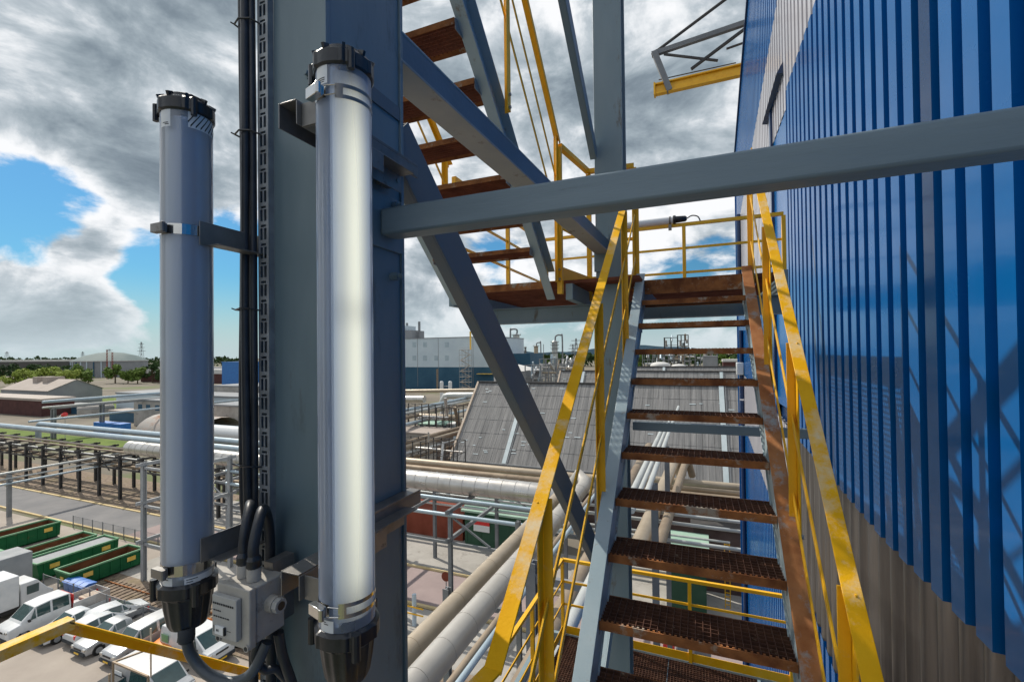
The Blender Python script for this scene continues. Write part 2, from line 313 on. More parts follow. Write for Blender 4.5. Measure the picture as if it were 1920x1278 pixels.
def tag(o, label=None, cat=None, group=None, kind=None):
    if label: o['label'] = label
    if cat: o['category'] = cat
    if group: o['group'] = group
    if kind: o['kind'] = kind
    return o
def thing(name, label, cat, loc=(0, 0, 0), group=None):
    o = bpy.data.objects.new(name, None); col.objects.link(o); o.location = loc; o.empty_display_size = .3
    return tag(o, label, cat, group)
def copy_tree(o, parent=None, loc=None, rz=None, label=None):
    c = o.copy(); col.objects.link(c)
    if parent: c.parent = parent
    if loc is not None: c.location = loc
    if rz is not None: c.rotation_euler = (0, 0, rz)
    if label: c['label'] = label
    for ch in [k for k in list(bpy.data.objects) if k.parent == o]: copy_tree(ch, c)
    return c
def Z(z): return EYE+z

# ================================================================== THE STAIR TOWER
def patch(mb, c, r, a0, a1, zf0, zf1, n=14):
    """curved skin on a vertical cylinder; a = degrees; zf0/zf1 = z, or (z at a0, z at a1)"""
    for k in range(n):
        q = []
        for (m_, zz) in ((k, zf0), (k+1, zf0), (k+1, zf1), (k, zf1)):
            u = m_/n; a = R(a0+(a1-a0)*u); z = zz if not isinstance(zz, tuple) else zz[0]+(zz[1]-zz[0])*u
            q.append((c[0]+r*math.cos(a), c[1]+r*math.sin(a), z))
        mb.quad(*q)
    return mb
def grating(x0, x1, y0, y1, z, h=.03, px=.034, py=.034, t=.004, cross=.0035):
    mb = MB(); n = max(1, round((y1-y0)/py))
    for k in range(n+1): y = y0+(y1-y0)*k/n; mb.box(x0, x1, y-t/2, y+t/2, z-h, z)
    n = max(1, round((x1-x0)/px))
    for k in range(1, n): x = x0+(x1-x0)*k/n; mb.box(x-cross/2, x+cross/2, y0+.001, y1-.001, z-h*.45, z+.0012)
    return mb

# --- near column
t = thing('steel_column', 'blue grey steel column in the foreground that carries the two upright tube lamps', 'column', (-.994, 1.09, 0))
b = MB(); b.box(-1.083, -.907, .936, 1.245, 0, Z(7)); b.build('core', 'steel_dark', t)
MB().box(-1.090, -.899, .920, .934, 0, Z(7)).build('flange', 'steel_dark', t, bevel=.0015)
MB().box(-1.090, -.899, 1.247, 1.261, 0, Z(7)).build('flange', 'steel_dark', t, bevel=.0015)
for z in (.625, -.455):
    m_ = MB(); m_.box(-.905, -.860, .93, 1.285, Z(z), Z(z)+.009); m_.box(-.868, -.860, .93, 1.285, Z(z)-.035, Z(z)-.0005); m_.build('stiffener', 'bracket', t, bevel=.001)
m_ = MB(); m_.box(-.9065, -.9015, .936, 1.244, Z(.77), Z(.815)); m_.build('band_plate', 'steel_brown', t)
for (y, z) in ((1.18, .545), (1.20, .475), (1.20, .25)):
    bb = MB(); bb.tube([(-.907, y, Z(z)), (-.878, y, Z(z))], .013, 6); bb.tube([(-.88, y, Z(z)), (-.862, y, Z(z))], .007, 10); bb.build('bolt', 'steel_dark', t)
for (x, z) in ((-.945, .745), (-1.05, 1.2), (-.94, 1.05)):
    bb = MB(); bb.tube([(x, .922, Z(z)), (x, .904, Z(z))], .0125, 6); bb.tube([(x, .905, Z(z)), (x, .893, Z(z))], .007, 10); bb.build('bolt', 'steel_dark', t)
MB().box(-.9065, -.897, 1.09, 1.246, Z(.33), Z(.50)).build('gusset', 'steel_dark', t, bevel=.001)

# --- cable tray and cables on the column
t = thing('cable_tray', 'perforated metal cable tray running up the left edge of the foreground column', 'cable tray', (-1.10, .905, 0))
tr = MB(); x0, x1, yt = -1.128, -1.092, .902
z = -1.3
while z < 2.6:                                # ladder of slots: solid strips between open slots
    tr.box(x0, x1, yt, yt+.002, Z(z), Z(z)+.010)
    for (a_, c_) in ((x0, x0+.006), (x0+.0155, x0+.0205), (x1-.006, x1)): tr.box(a_, c_, yt, yt+.002, Z(z)+.010, Z(z)+.042)
    tr.box(x0, x1, yt, yt+.002, Z(z)+.042, Z(z)+.0455); tr.box(x0, x0+.008, yt, yt+.002, Z(z)+.0455, Z(z)+.052); tr.box(x1-.008, x1, yt, yt+.002, Z(z)+.0455, Z(z)+.052)
    z += .052
tr.build('perforated_face', 'galv', t)
MB().box(x1, x1+.002, yt, yt+.035, Z(-1.3), Z(2.6)).build('side_lip', 'galv', t)
MB().box(x0-.002, x0, yt, yt+.035, Z(-1.3), Z(2.6)).build('side_lip', 'galv', t)
MB().box(x0+.0005, x1-.0005, yt+.030, yt+.033, Z(-1.3), Z(2.6)).build('back', 'steel_dark', t)
cabs = [(-1.176, .892, .0105), (-1.155, .884, .0118), (-1.137, .893, .009)]
for i, (x, y, r) in enumerate(cabs):
    pts = [(x+.0035*math.sin(k*.8+i*2), y+.002*math.cos(k*1.1+i), Z(2.6-k*.2)) for k in range(16)] + [(x+.004, y, Z(-.45))]
    lab = ['outermost black power cable strapped beside the perforated tray', 'thick middle black cable of the bundle beside the tray', 'thin black cable of the bundle, next to the perforated tray'][i]
    tag(MB().tube(pts, r, 12).build('power_cable', 'rubber', origin=(x, y, Z(-.45))), lab, 'cable', 'black cables running up the column')
for z in (.93, .62, .13, -.3):
    tie = MB(); tie.tube([(-1.19, .878, Z(z)), (-1.16, .868, Z(z)+.002), (-1.13, .878, Z(z)), (-1.118, .90, Z(z)-.004)], .0025, 6); tie.tube([(-1.19, .878, Z(z)), (-1.197, .872, Z(z)+.004)], .002, 6)
    tie.tube([(-1.19, .878, Z(z)), (-1.192, .90, Z(z)), (-1.16, .908, Z(z))], .0025, 6)
    tag(tie.build('cable_tie', 'black'), {.93:'uppermost visible black tie on the cable bundle', .62:'black tie on the cables level with the tops of the lamps', .13:'black tie on the cables at mid height of the lamps', -.3:'lowest black tie, just above where the cables loop'}[z], 'cable tie', 'black ties on the cable bundle')

# --- tube lamps
def tube_lamp(name, label, c, zb, zt, lit, group):
    t = thing(name, label, 'lamp', (c[0], c[1], Z(zb)-.14), group)
    va = math.degrees(math.atan2(-c[1], -c[0])); r = .0565          # direction from the lamp towards where one stands
    b = MB(); b.lathe((c[0], c[1], Z(0)), [(r, zb), (r, zt)], 64); b.f = b.f[:-2]; b.build('tube', 'tube_lit' if lit else 'tube', t)
    pn = MB(); n = 28; a0, a1 = (va-26, va+92) if lit else (va-6, va+50); rr = .0515; pn.uv = []
    for j in range(n+1):
        for zz, vv in ((zb+.03, 0), (zt-.02, 1)):
            a = R(a0+(a1-a0)*j/n); pn.v.append(Vector((c[0]+rr*math.cos(a), c[1]+rr*math.sin(a), Z(zz)))); pn.uv.append((j/n, vv))
    pn.f = [(2*j, 2*j+2, 2*j+3, 2*j+1) for j in range(n)]
    if lit: pn.build('led_panel', 'glow', t, recalc=False)
    bd = MB(); a = R(va-26); d = Vector((math.cos(a), math.sin(a), 0)); a2 = R(va+154); d2 = Vector((math.cos(a2), math.sin(a2), 0))
    C_ = Vector((c[0], c[1], Z(0)))
    if lit:
        bd.bar(C_+d*.0+Vector((0, 0, zb+.02)), C_+Vector((0, 0, zt-.01)), .10, .012, up=Vector((-d.y, d.x, 0)))
        bd.build('inner_board', 'board_pale', t)
    else:
        bd.lathe((c[0], c[1], Z(0)), [(.0445, zb+.02), (.0445, zt-.02)], 40); bd.build('reflector', 'board_pale', t)
        pn2 = MB(); patch(pn2, c, .0457, va-14, va+24, Z(zb+.03), Z(zt-.03), 10); pn2.build('inner_board', 'board', t)
    def lug(A):
        def f(th, k):
            u = 3*(th-R(va+12)); big = max(0, math.cos(u))**24; small = max(0, math.cos(2*u+math.pi/2))**8
            return .94*(1+(A*big+.055*small if k in (1, 2) else A*.3*big))
        return f
    cap = MB(); cap.lathe((c[0], c[1], Z(zt)), [(.0625, -.010), (.0655, -.006), (.0655, .020), (.060, .027), (.050, .029), (.046, .040), (.036, .045), (.0, .047)], 144, lug(.17))
    for k in range(9): a = R(va+k*40); cap.bar((c[0]+.046*math.cos(a), c[1]+.046*math.sin(a), Z(zt)+.034), (c[0]+.062*math.cos(a), c[1]+.062*math.sin(a), Z(zt)+.027), .006, .010)
    for k in range(3):
        a = R(va+12+k*120); x, y = c[0]+.068*math.cos(a), c[1]+.068*math.sin(a); cap.tube([(x, y, Z(zt)-.022), (x, y, Z(zt)+.02)], .007, 8)
    cap.build('top_cap', 'black', t, bevel=.0012)
    co = MB(); co.lathe((c[0], c[1], Z(zb)), [(.062, .012), (.069, .006), (.069, -.020), (.060, -.026), (.058, -.03)], 144, lug(.2))
    for k in range(3):
        a = R(va+12+k*120); x, y = c[0]+.0735*math.cos(a), c[1]+.0735*math.sin(a); co.tube([(x, y, Z(zb)-.038), (x, y, Z(zb)+.014)], .009, 10)
    co.build('bottom_collar', 'black', t, bevel=.0012)
    cup = MB(); cup.lathe((c[0], c[1], Z(zb)), [(.057, -.028), (.053, -.06), (.047, -.095), (.043, -.108), (.02, -.112), (.0, -.113)], 72, lambda th, k: .94*(1+.05*(1 if math.cos(14*th) > .55 else 0)*(k < 3)))
    cup.build('driver_housing', 'black', t)
    return t, va
t1, va1 = tube_lamp('tube_lamp', 'unlit tube lamp left of the column, with a striped sticker under its cap', (-1.214, .765), -.568, .621, False, 'upright tube lamps on the column')
t2, va2 = tube_lamp('tube_lamp', 'glowing tube lamp nearest to us, in front of the column, warm white inside', (-.696, .763), -.566, .600, True, 'upright tube lamps on the column')
def lamp_fit(t, c, va, zs, lit, side):
    r = .0571
    for z in zs:
        b = MB(); patch(b, c, r, va-200, va+160, Z(z)-.013, Z(z)+.013, 40); b.build('clamp_band', 'stainless', t) if not lit else None
        if lit:
            b = MB(); patch(b, c, r, va+92, va+322, Z(z)-.012, Z(z)+.012, 30); b.build('clamp_band', 'stainless', t)
            s = MB(); patch(s, c, r+.0006, va-16, va+94, Z(z)+.007, Z(z)+.015, 24); patch(s, c, r+.0006, va-16, va+94, Z(z)-.015, Z(z)-.007, 24); patch(s, c, r+.0006, va-18, va-2, Z(z)-.0149, Z(z)+.0149, 4)
            s.build('slotted_strap', 'bracket' if z > 0 else 'stainless', t)
            w = MB(); P = lambda a, zz: (c[0]+(r+.004)*math.cos(R(va+a)), c[1]+(r+.004)*math.sin(R(va+a)), Z(zz))
            w.tube([P(-16, z+.009), P(-36, z+.010), P(-40, z+.008), P(-40, z-.008), P(-36, z-.010), P(-16, z-.009)], .0013, 6); w.build('wire_link', 'stainless', t)
        a = R(va-58); dirv = Vector((math.cos(a), math.sin(a), 0)); tv = Vector((-dirv.y, dirv.x, 0)); C_ = Vector((c[0], c[1], Z(z)))
        m_ = MB(); m_.bar(C_+dirv*.066-tv*.022, C_+dirv*.066+tv*.018, .016, .022); m_.tube([C_+dirv*.070+tv*.02+Vector((0, 0, -.012)), C_+dirv*.070+tv*.02+Vector((0, 0, .012))], .006, 10)
        m_.build('latch', 'bracket' if not lit else 'stainless', t, bevel=.0012)
    # support arms bolted to the side of the column
    for z in zs:
        z = z+(.005 if lit else .02)
        m_ = MB()
        if side > 0: X0, X1 = -.893, -.800
        else: X0, X1 = -1.14, -1.092
        y0 = .745; y1 = 1.2
        if side > 0:
            m_.box(-.868, -.865, y0, y1, Z(z)-.028, Z(z)+.028); m_.box(-.8645, -.815, y0, y1, Z(z)+.025, Z(z)+.028); m_.box(-.815, -.812, y0, y0+.30, Z(z)-.028, Z(z)+.0245); m_.box(-.899, -.8685, 1.0, 1.05, Z(z)-.02, Z(z)+.02); m_.box(-.899, -.8685, 1.12, 1.17, Z(z)-.02, Z(z)+.02)
            m_.box(-.811, -.752, y0+.012, y0+.016, Z(z)-.03, Z(z)+.022); m_.box(-.811, -.752, y0+.0165, y0+.05, Z(z)-.0305, Z(z)-.027)
        else:
            z = z-.025 if z > 0 else z+.02; m_.box(-1.153, -1.150, y0+.01, y1, Z(z)-.03, Z(z)+.03); m_.box(-1.1495, -1.110, y0+.03, y1-.01, Z(z)-.03, Z(z)-.027); m_.box(-1.1495, -1.0905, 1.02, 1.06, Z(z)-.02, Z(z)+.02)
        m_.build('support_arm', 'bracket', t, bevel=.0008)
lamp_fit(t1, (-1.214, .765), va1, (.316, -.521), False, -1)
lamp_fit(t2, (-.696, .763), va2, (.535, -.510), True, 1)
def sticker(t, c, va, a0, a1, z0, z1, lines, nm='label'):
    s = MB(); patch(s, c, .0568, va+a0, va+a1, Z(z0), Z(z1), 6); o = s.build(nm, 'sticker', t)
    if lines:
        l = MB()
        for (b0, b1, zz) in lines: patch(l, c, .0572, va+b0, va+b1, Z(zz)-.0009, Z(zz)+.0009, 4)
        l.build('small_print', 'mark', o)
c2 = (-.696, .763); c1 = (-1.214, .765)
sticker(t2, c2, va2, -66, -34, .552, .598, [(-60, -40, .564), (-55, -40, .560), (-58, -42, .556)])
sticker(t2, c2, va2, -62, -28, -.556, -.530, [(-58, -46, -.534), (-52, -40, -.538)])
sticker(t1, c1, va1, -66, -36, .568, .615, [(-58, -42, .578), (-52, -40, .574)])
sticker(t1, c1, va1, -64, -34, -.565, -.537, [(-60, -44, -.541)])
sticker(t1, c1, va1, -8, 62, -.566, -.540, [(-4, 20, -.545), (-4, 10, -.551), (-4, 14, -.557), (26, 40, -.555), (26, 36, -.560)])
s = MB(); patch(s, c1, .0568, va1+2, va1+84, Z(.571), Z(.613), 16); o = s.build('striped_sticker', 'sticker', t1)
s = MB()
for k in range(8):
    a = va1-4+k*11
    lo = max(va1+2, a); hi = min(va1+84, a+22)
    f0 = (lo-a)/22; f1 = (hi-a)/22
    patch(s, c1, .0573, lo, hi, (Z(.572+.036*f0), Z(.572+.036*f1)), (Z(.5775+.034*f0), Z(.5775+.034*f1)), 8)
s.build('black_stripe', 'mark', o)

# glands and flex cables of the lamps
m_ = MB(); gx, gy = -1.189, .745
m_.lathe((gx, gy, Z(-.705)), [(.017, 0), (.019, .008), (.019, .028), (.015, .034)], 10); m_.build('cable_gland', 'bumper', t1)
def spline(P, n=10):
    P = [Vector(p) for p in P]; Q = [P[0]*2-P[1]]+P+[P[-1]*2-P[-2]]; o = []
    for i in range(1, len(Q)-2):
        for k in range(n):
            u = k/n; o.append(.5*((2*Q[i])+(Q[i+1]-Q[i-1])*u+(2*Q[i-1]-5*Q[i]+4*Q[i+1]-Q[i+2])*u*u+(3*Q[i]-Q[i-1]-3*Q[i+1]+Q[i+2])*u**3))
    return o+[P[-1]]
MB().tube(spline([(gx, gy, Z(-.69)), (gx+.004, gy+.004, Z(-.73)), (-1.160, .757, Z(-.768)), (-1.115, .765, Z(-.790)), (-1.06, .775, Z(-.792)), (-1.015, .79, Z(-.765)), (-.99, .81, Z(-.70))]), .0125, 14).build('flex_cable', 'rubber_grey', t1)
MB().lathe((-.700, .763, Z(-.705)), [(.008, -.03), (.014, 0), (.015, .02), (.013, .03)], 12).build('cable_gland', 'bumper', t2)
MB().tube(spline([(-.700, .763, Z(-.72)), (-.70, .765, Z(-.80)), (-.74, .83, Z(-.9)), (-.90, .88, Z(-1.0))]), .008, 10).build('flex_cable', 'rubber', t2)

# --- junction box
t = thing('junction_box', 'dusty grey junction box with cable glands at the foot of the black cables', 'junction box', (-1.017, .79, Z(-.70)))
X0, X1, Y0, Y1, ZB, ZT = -1.073, -.963, .742, .842, -.672, -.540
b = MB(); b.prism([(X0+.004, Y1, Z(ZB)), (X1-.004, Y1, Z(ZB)), (X1-.004, Y1, Z(ZT)), (X0+.004, Y1, Z(ZT))], (0, -(Y1-Y0-.02), 0)); b.build('casing', 'boxgrey', t, bevel=.004)
MB().box(X0, X1, Y0, Y0+.018, Z(ZB)-.004, Z(ZT)+.002).build('cover_frame', 'boxgrey', t, bevel=.003)
lid = MB().box(X0+.003, X1-.025, Y0-.014, Y0-.0005, Z(ZB)+.018, Z(ZT)-.018).build('raised_lid', 'boxlid', t, bevel=.0018)
mk = MB(); yl = Y0-.0148
def dashes(x, z, widths, h):
    for wd in widths: mk.box(x, x+wd, yl, yl+.0005, Z(z)-h/2, Z(z)+h/2); x += wd+.0022
dashes(-1.066, -.576, [.005, .004, .006, .004, .005, .006, .004, .006, .005, .004], .0045)
dashes(-1.064, -.592, [.006, .003, .005, .004], .003)
dashes(-1.064, -.606, [.005, .006, .004, .007, .006, .003, .008], .003)
mk.box(-1.064, -1.062, yl, yl+.0005, Z(-.643), Z(-.628)); mk.box(-1.026, -1.022, yl-.004, yl+.0005, Z(-.644), Z(-.626)); mk.box(-1.020, -1.006, yl, yl+.0005, Z(-.634), Z(-.6332))
mk.build('printed_marks', 'mark', lid)
MB().box(-1.056, -1.027, yl-.003, yl+.001, Z(-.645), Z(-.626)).build('number_tag', 'sticker', lid, bevel=.0006)
nm = MB(); ns = yl-.0034
for (a, c_, d_, e_) in ((-1.050, -1.0475, -.638, -.633), (-1.0467, -1.0455, -.638, -.633), (-1.0447, -1.041, -.6338, -.633), (-1.0447, -1.041, -.6358, -.635), (-1.0447, -1.041, -.638, -.6372)): nm.box(a, c_, ns, ns+.0005, Z(d_), Z(e_))
nm.build('tag_print', 'mark', lid)
for (gx_, gy_) in ((-1.043, .79), (-1.003, .785)):
    g_ = MB(); g_.lathe((gx_, gy_, Z(ZT)), [(.016, .001), (.016, .028), (.0145, .032)], 14); g_.build('top_gland', 'boxgrey', t)
    g_ = MB(); g_.lathe((gx_, gy_, Z(ZT)), [(.015, .030), (.0175, .034), (.0165, .046), (.0175, .050), (.0125, .060)], 12); g_.build('sealing_sleeve', 'black', t)
g_ = MB(); g_.tube([(X1-.006, .80, Z(-.595)), (X1+.018, .80, Z(-.595))], .019, 20); g_.build('side_boss', 'boxgrey', t)
g_ = MB(); g_.tube([(X1+.018, .80, Z(-.595)), (X1+.032, .80, Z(-.595))], .0175, 8); g_.build('hex_plug', 'boxlid', t, bevel=.001)
MB().tube([(X1+.0325, .80, Z(-.595)), (X1+.0335, .80, Z(-.595))], .010, 14).build('plug_recess', 'black', t)
g_ = MB(); g_.tube([(X1+.006, .832, Z(-.578)), (X1+.006, .832, Z(-.548))], .008, 12); g_.tube([(X1+.006, .832, Z(-.546)), (X1+.006, .832, Z(-.542))], .010, 6); g_.build('side_screw', 'boxgrey', t)
for (sx, sz) in ((X0+.008, ZB+.006), (X1-.008, ZB+.002)):
    g_ = MB(); g_.tube([(sx, Y0-.004, Z(sz)), (sx, Y0+.006, Z(sz))], .008, 16); g_.build('screw_boss', 'boxgrey', t)
    g_ = MB(); g_.tube([(sx, Y0-.0047, Z(sz)), (sx, Y0-.0036, Z(sz))], .0052, 14); g_.build('screw_hole', 'mark', t)
MB().box(-1.03, -1.0, .835, .90, Z(-.68), Z(-.52)).build('mounting_bracket', 'bracket', t)
cc = [([(-1.043, .79, Z(ZT)+.05), (-1.045, .79, Z(-.46)), (-1.048, .80, Z(-.415)), (-1.075, .83, Z(-.385)), (-1.12, .865, Z(-.40)), (-1.14, .878, Z(-.46)), (-1.14, .885, Z(-.60)), (-1.13, .89, Z(-1.3))], .0115, 'black cable looping over into the left gland of the junction box'),
      ([(-1.003, .785, Z(ZT)+.05), (-1.004, .785, Z(-.46)), (-1.008, .80, Z(-.415)), (-1.03, .83, Z(-.390)), (-1.06, .865, Z(-.41)), (-1.072, .885, Z(-.47)), (-1.075, .89, Z(-.60)), (-1.08, .895, Z(-1.3))], .0125, 'black cable looping over into the right gland of the junction box'),
      ([(-1.005, .80, Z(-.685)), (-1.01, .80, Z(-.70)), (-1.02, .80, Z(-.74)), (-1.005, .815, Z(-.775)), (-.985, .84, Z(-.79)), (-.975, .87, Z(-.9)), (-.97, .88, Z(-1.3))], .010, 'dark cable curling below the junction box'),
      ([(-.975, .83, Z(-.685)), (-.972, .84, Z(-.75)), (-.955, .86, Z(-.85)), (-.94, .88, Z(-1.0)), (-.93, .885, Z(-1.3))], .012, 'black cable dropping from the underside of the junction box along the column')]
for P, r, lab in cc: tag(MB().tube(spline(P), r, 14).build('looped_cable', 'rubber', origin=P[0]), lab, 'cable')

# --- beams and braces
t = tag(MB().box(-.896, 1.18, 1.132, 1.206, Z(.366), Z(.449)).build('cross_beam', 'steel_beam', bevel=.008), 'thick horizontal grey box beam crossing the view from the column to the right edge', 'beam')
def channel(p, q, depth, width, th, mname, label, name='brace', up=(0, 0, 1), side=1, two=None):
    p = Vector(p); q = Vector(q); d = (q-p).normalized(); u = Vector(up); s_ = d.cross(u).normalized(); u = s_.cross(d).normalized(); s_ = s_*side
    t = thing(name, label, 'beam', p)
    MB().bar(p, q, th, depth, up=u).build('web', mname, t, bevel=.002)
    for k in (-1, 1):
        o_ = u*k*(depth/2-th/2)+s_*(width/2+th/2*1.02)
        MB().bar(p+o_, q+o_, width, th, up=u).build('flange', two or mname, t, bevel=.002)
    return t
# horizontal I beam running away from the near column to the far one
t = thing('side_beam', 'shade-darkened blue grey beam running away overhead from the near column to the far column', 'beam', (-.96, 2.6, Z(.96)))
A_, B_ = Vector((-.96, 1.255, Z(1.027))), Vector((-.755, 3.935, Z(.905))); dz_ = Vector((0, 0, 1))
MB().bar(A_, B_, .012, .084).build('web', 'steel_shaded', t)
MB().bar(A_-dz_*.0475, B_-dz_*.0475, .124, .010).build('flange', 'steel_ground_lit', t, bevel=.002)
MB().bar(A_+dz_*.0475, B_+dz_*.0475, .124, .010).build('flange', 'steel', t, bevel=.002)
MB().bar(A_+Vector((.058, 0, 0)), B_+Vector((.058, 0, 0)), .005, .0835).build('outer_plate', 'steel_shaded', t)
MB().box(-.83, -.70, 3.9355, 3.9445, Z(.82), Z(1.0)).build('end_plate', 'steel', t)
channel((-.915, 1.25, Z(.74)), (-.80, 3.93, Z(-1.80)), .155, .05, .008, 'steel_brown', 'long diagonal brace slanting down in front of the grey roof', side=-1)
channel((-.80, 1.26, Z(3.72)), (-.80, 3.95, Z(1.72)), .11, .045, .008, 'steel', 'steep grey brace at the top, just left of the far column', side=-1)
channel((-.70, 3.96, Z(-2.2)), (-.70, 2.2, Z(-3.3)), .12, .05, .008, 'stringer', 'short pale brace low behind the bottom treads of the stairs')
# far column, open H section
t = thing('steel_column', 'pale blue grey steel column standing farther back, left of the stairs', 'column', (-.70, 4.05, 0))
MB().box(-.818, -.575, 3.945, 3.957, 0, Z(8)).build('flange', 'steel', t, bevel=.002)
MB().box(-.818, -.575, 4.135, 4.147, 0, Z(8)).build('flange', 'steel', t, bevel=.002)
MB().box(-.703, -.693, 3.958, 4.134, 0, Z(8)).build('web', 'steel', t)
g_ = MB(); g_.box(-.83, -.70, 3.930, 3.944, Z(.70), Z(1.02)); g_.build('splice_plate', 'steel', t, bevel=.002)
for k in range(4):
    bb = MB(); bb.tube([(-.72, 3.931, Z(.75+k*.075)), (-.72, 3.912, Z(.75+k*.075))], .014, 6); bb.build('bolt', 'galv', t)
tag(MB().box(-.56, .86, 4.20, 4.27, Z(-.70), Z(-.625)).build('cross_beam', 'steel_beam', bevel=.003), 'slim grey cross beam seen behind the middle treads of the stairs', 'beam')

# --- stairs
def staircase(label, xa, xb, y0, z0, ds, dz, n0, n1, group=None, top_mat='stringer', rails=((0, 0),), fine=True, post_y=(), rail_ext=(None, None), under=False, name='steel_staircase', rail_mats=('yellow_worn', 'yellow_worn'), rail_x=(.08, .085), h=.92, mids=(.31, .62), rail_lines=None):
    sg = 1 if ds > 0 else -1
    zl = lambda y: z0+dz*(y-y0)/ds                        # nosing line
    ya, yb = y0+ds*(n0-.9), y0+ds*n1
    t = thing(name, label, 'stairs', ((xa+xb)/2, ya, Z(zl(ya))), group)
    for k, (x, s_) in enumerate(((xa, -1), (xb, 1))):
        st = MB(); x0, x1 = (x-.008, x) if s_ < 0 else (x, x+.008)
        st.prism([(x0, ya, Z(zl(ya)+.055)), (x0, yb, Z(zl(yb)+.055)), (x0, yb, Z(zl(yb)-.175)), (x0, ya, Z(zl(ya)-.175))], (x1-x0, 0, 0)); w_ = st.build('stringer', 'stringer', t)
        for dzf, nm in ((.058, 'top_flange'), (-.178, 'bottom_flange')):
            f = MB(); xx = x+s_*(.0285); f.bar((xx, ya, Z(zl(ya)+dzf)), (xx, yb, Z(zl(yb)+dzf)), .072, .009, up=(0, 0, 1)); f.build(nm, top_mat if (k == 1 and dzf > 0) else 'stringer', w_, bevel=.002)
    for n in range(n0, n1):
        y = y0+ds*n; z = Z(z0+dz*n); ylo, yhi = (y, y+.236) if sg > 0 else (y-.236, y)
        tr_ = bpy.data.objects.new('tread', None); col.objects.link(tr_); tr_.parent = t; tr_.location = Vector(((xa+xb)/2, y, z))-t.location
        g_ = grating(xa+.004, xb-.004, ylo+.005, yhi-.004, z-.001, h=.022, px=.030, py=.030, t=.003, cross=.003); g_.build('grating', 'grate' if fine else 'tread_under', tr_)
        yn = y if sg > 0 else y-.005
        fr = MB(); fr.box(xa+.002, xb-.002, yn-.001, yn+.0045, z-.036, z+.0025)
        nn = 34
        for k in range(nn):                                 # serrated anti-slip edge
            xx = xa+.01+(xb-xa-.02)*k/nn; fr.box(xx, xx+.009, yn+(.0048 if sg > 0 else -.013), yn+(.013 if sg > 0 else -.0013), z-.001, z+.0045)
        fr.build('nosing', 'rust', tr_)
        eb = MB(); yb_ = yhi if sg > 0 else ylo; eb.box(xa+.002, xb-.002, yb_-.003, yb_+.002, z-.034, z-.0005); eb.build('back_bar', 'rust', tr_)
        ep = MB()
        for (x0, x1) in ((xa+.0005, xa+.0035), (xb-.0035, xb-.0005)): MB().box(x0, x1, ylo+.006, yhi-.006, z-.06, z+.0005).build('end_plate', 'galv', tr_)
    for k, s_ in enumerate((-1, 1)):
        x = (xa-rail_x[0]) if s_ < 0 else (xb+rail_x[1])
        e0, e1 = rail_ext[k] if rail_ext[k] else (ya, yb)
        rz = (lambda y, k=k: rail_lines[k][1]+rail_lines[k][2]*(y-rail_lines[k][0])) if rail_lines else (lambda y: zl(y)+h)
        rl = MB(); P = (x, e0, Z(rz(e0))); Q = (x, e1, Z(rz(e1)))
        rl.bar(P, Q, .050, .007, up=(0, 0, 1)); rl.bar((x+s_*.022, e0, Z(rz(e0))-.022), (x+s_*.022, e1, Z(rz(e1))-.022), .006, .036, up=(0, 0, 1))
        rl.build('handrail', rail_mats[k], t, bevel=.0015)
        for dd in mids:
            m_ = MB(); xx = x-s_*.012; m_.bar((xx, e0+.03*sg, Z(rz(e0)-dd)), (xx, e1, Z(rz(e1)-dd)), .007, .026); m_.build('mid_rail', 'yellow', t, bevel=.001)
        for y in post_y[k]:
            p_ = MB(); zt = Z(rz(y))-.012; zb = Z(zl(y)-.10)
            p_.box(x+s_*.004, x+s_*.010, y-.026, y+.026, zb, zt); p_.box(min(x+s_*.004, x-s_*.030), max(x+s_*.004, x-s_*.030)-.0005, y+.020, y+.026, zb, zt); p_.build('post', 'yellow', t, bevel=.001)
            for q in (.02, .10):
                bb = MB(); bb.tube([(x+s_*.009, y, zb+q), (x+s_*.022, y, zb+q)], .010, 6); bb.build('bolt', 'galv', t)
    return t, zl
main, zl = staircase('steel staircase climbing away from us with rusty grating treads and yellow handrails on both sides', -.4258, .333, 2.0092, -1.183, .2286, .2, -2, 9, top_mat='stringer_rust',
                     post_y=((1.47, 2.42, 3.38, 4.10), (1.62, 2.40, 3.17, 4.05)), rail_ext=((1.06, 3.98), (.9, 4.0)), rail_lines=((2.07, -.005, .80), (2.334, -.016, .95)), mids=(.36, .72), rail_x=(.074, .07))
# turned-down end of the left handrail near us
zq = -.005+.80*(1.06-2.07); rl = MB(); rl.bar((-.50, 1.075, Z(zq)+.004), (-.60, .55, Z(zq)-.01), .050, .007); rl.bar((-.522, 1.07, Z(zq)-.018), (-.622, .55, Z(zq)-.032), .006, .036); rl.build('handrail_return', 'yellow_worn', main, bevel=.0015)

def rails(parent, pts, z0, hs, kick=None, posts=(), mat_='yellow', top_w=.045):
    """guard along pts (x, y); hs = rail heights above z0, the first is the top rail"""
    for i, h in enumerate(hs):
        for (a, c_) in zip(pts, pts[1:]):
            m_ = MB(); wd, ht = (top_w, .042) if i == 0 else (.010, .032)
            m_.bar((a[0], a[1], Z(z0+h)), (c_[0], c_[1], Z(z0+h)), wd, ht); m_.build('top_rail' if i == 0 else 'mid_rail', mat_, parent, bevel=.0015)
    if kick:
        for (a, c_) in zip(pts, pts[1:]): MB().bar((a[0], a[1], Z(z0+kick)), (c_[0], c_[1], Z(z0+kick)), .006, .11).build('kick_plate', mat_, parent)
    for (x, y) in posts:
        MB().box(x-.022, x+.022, y-.022, y+.022, Z(z0-.12), Z(z0+hs[0])-.022).build('post', mat_, parent, bevel=.002)

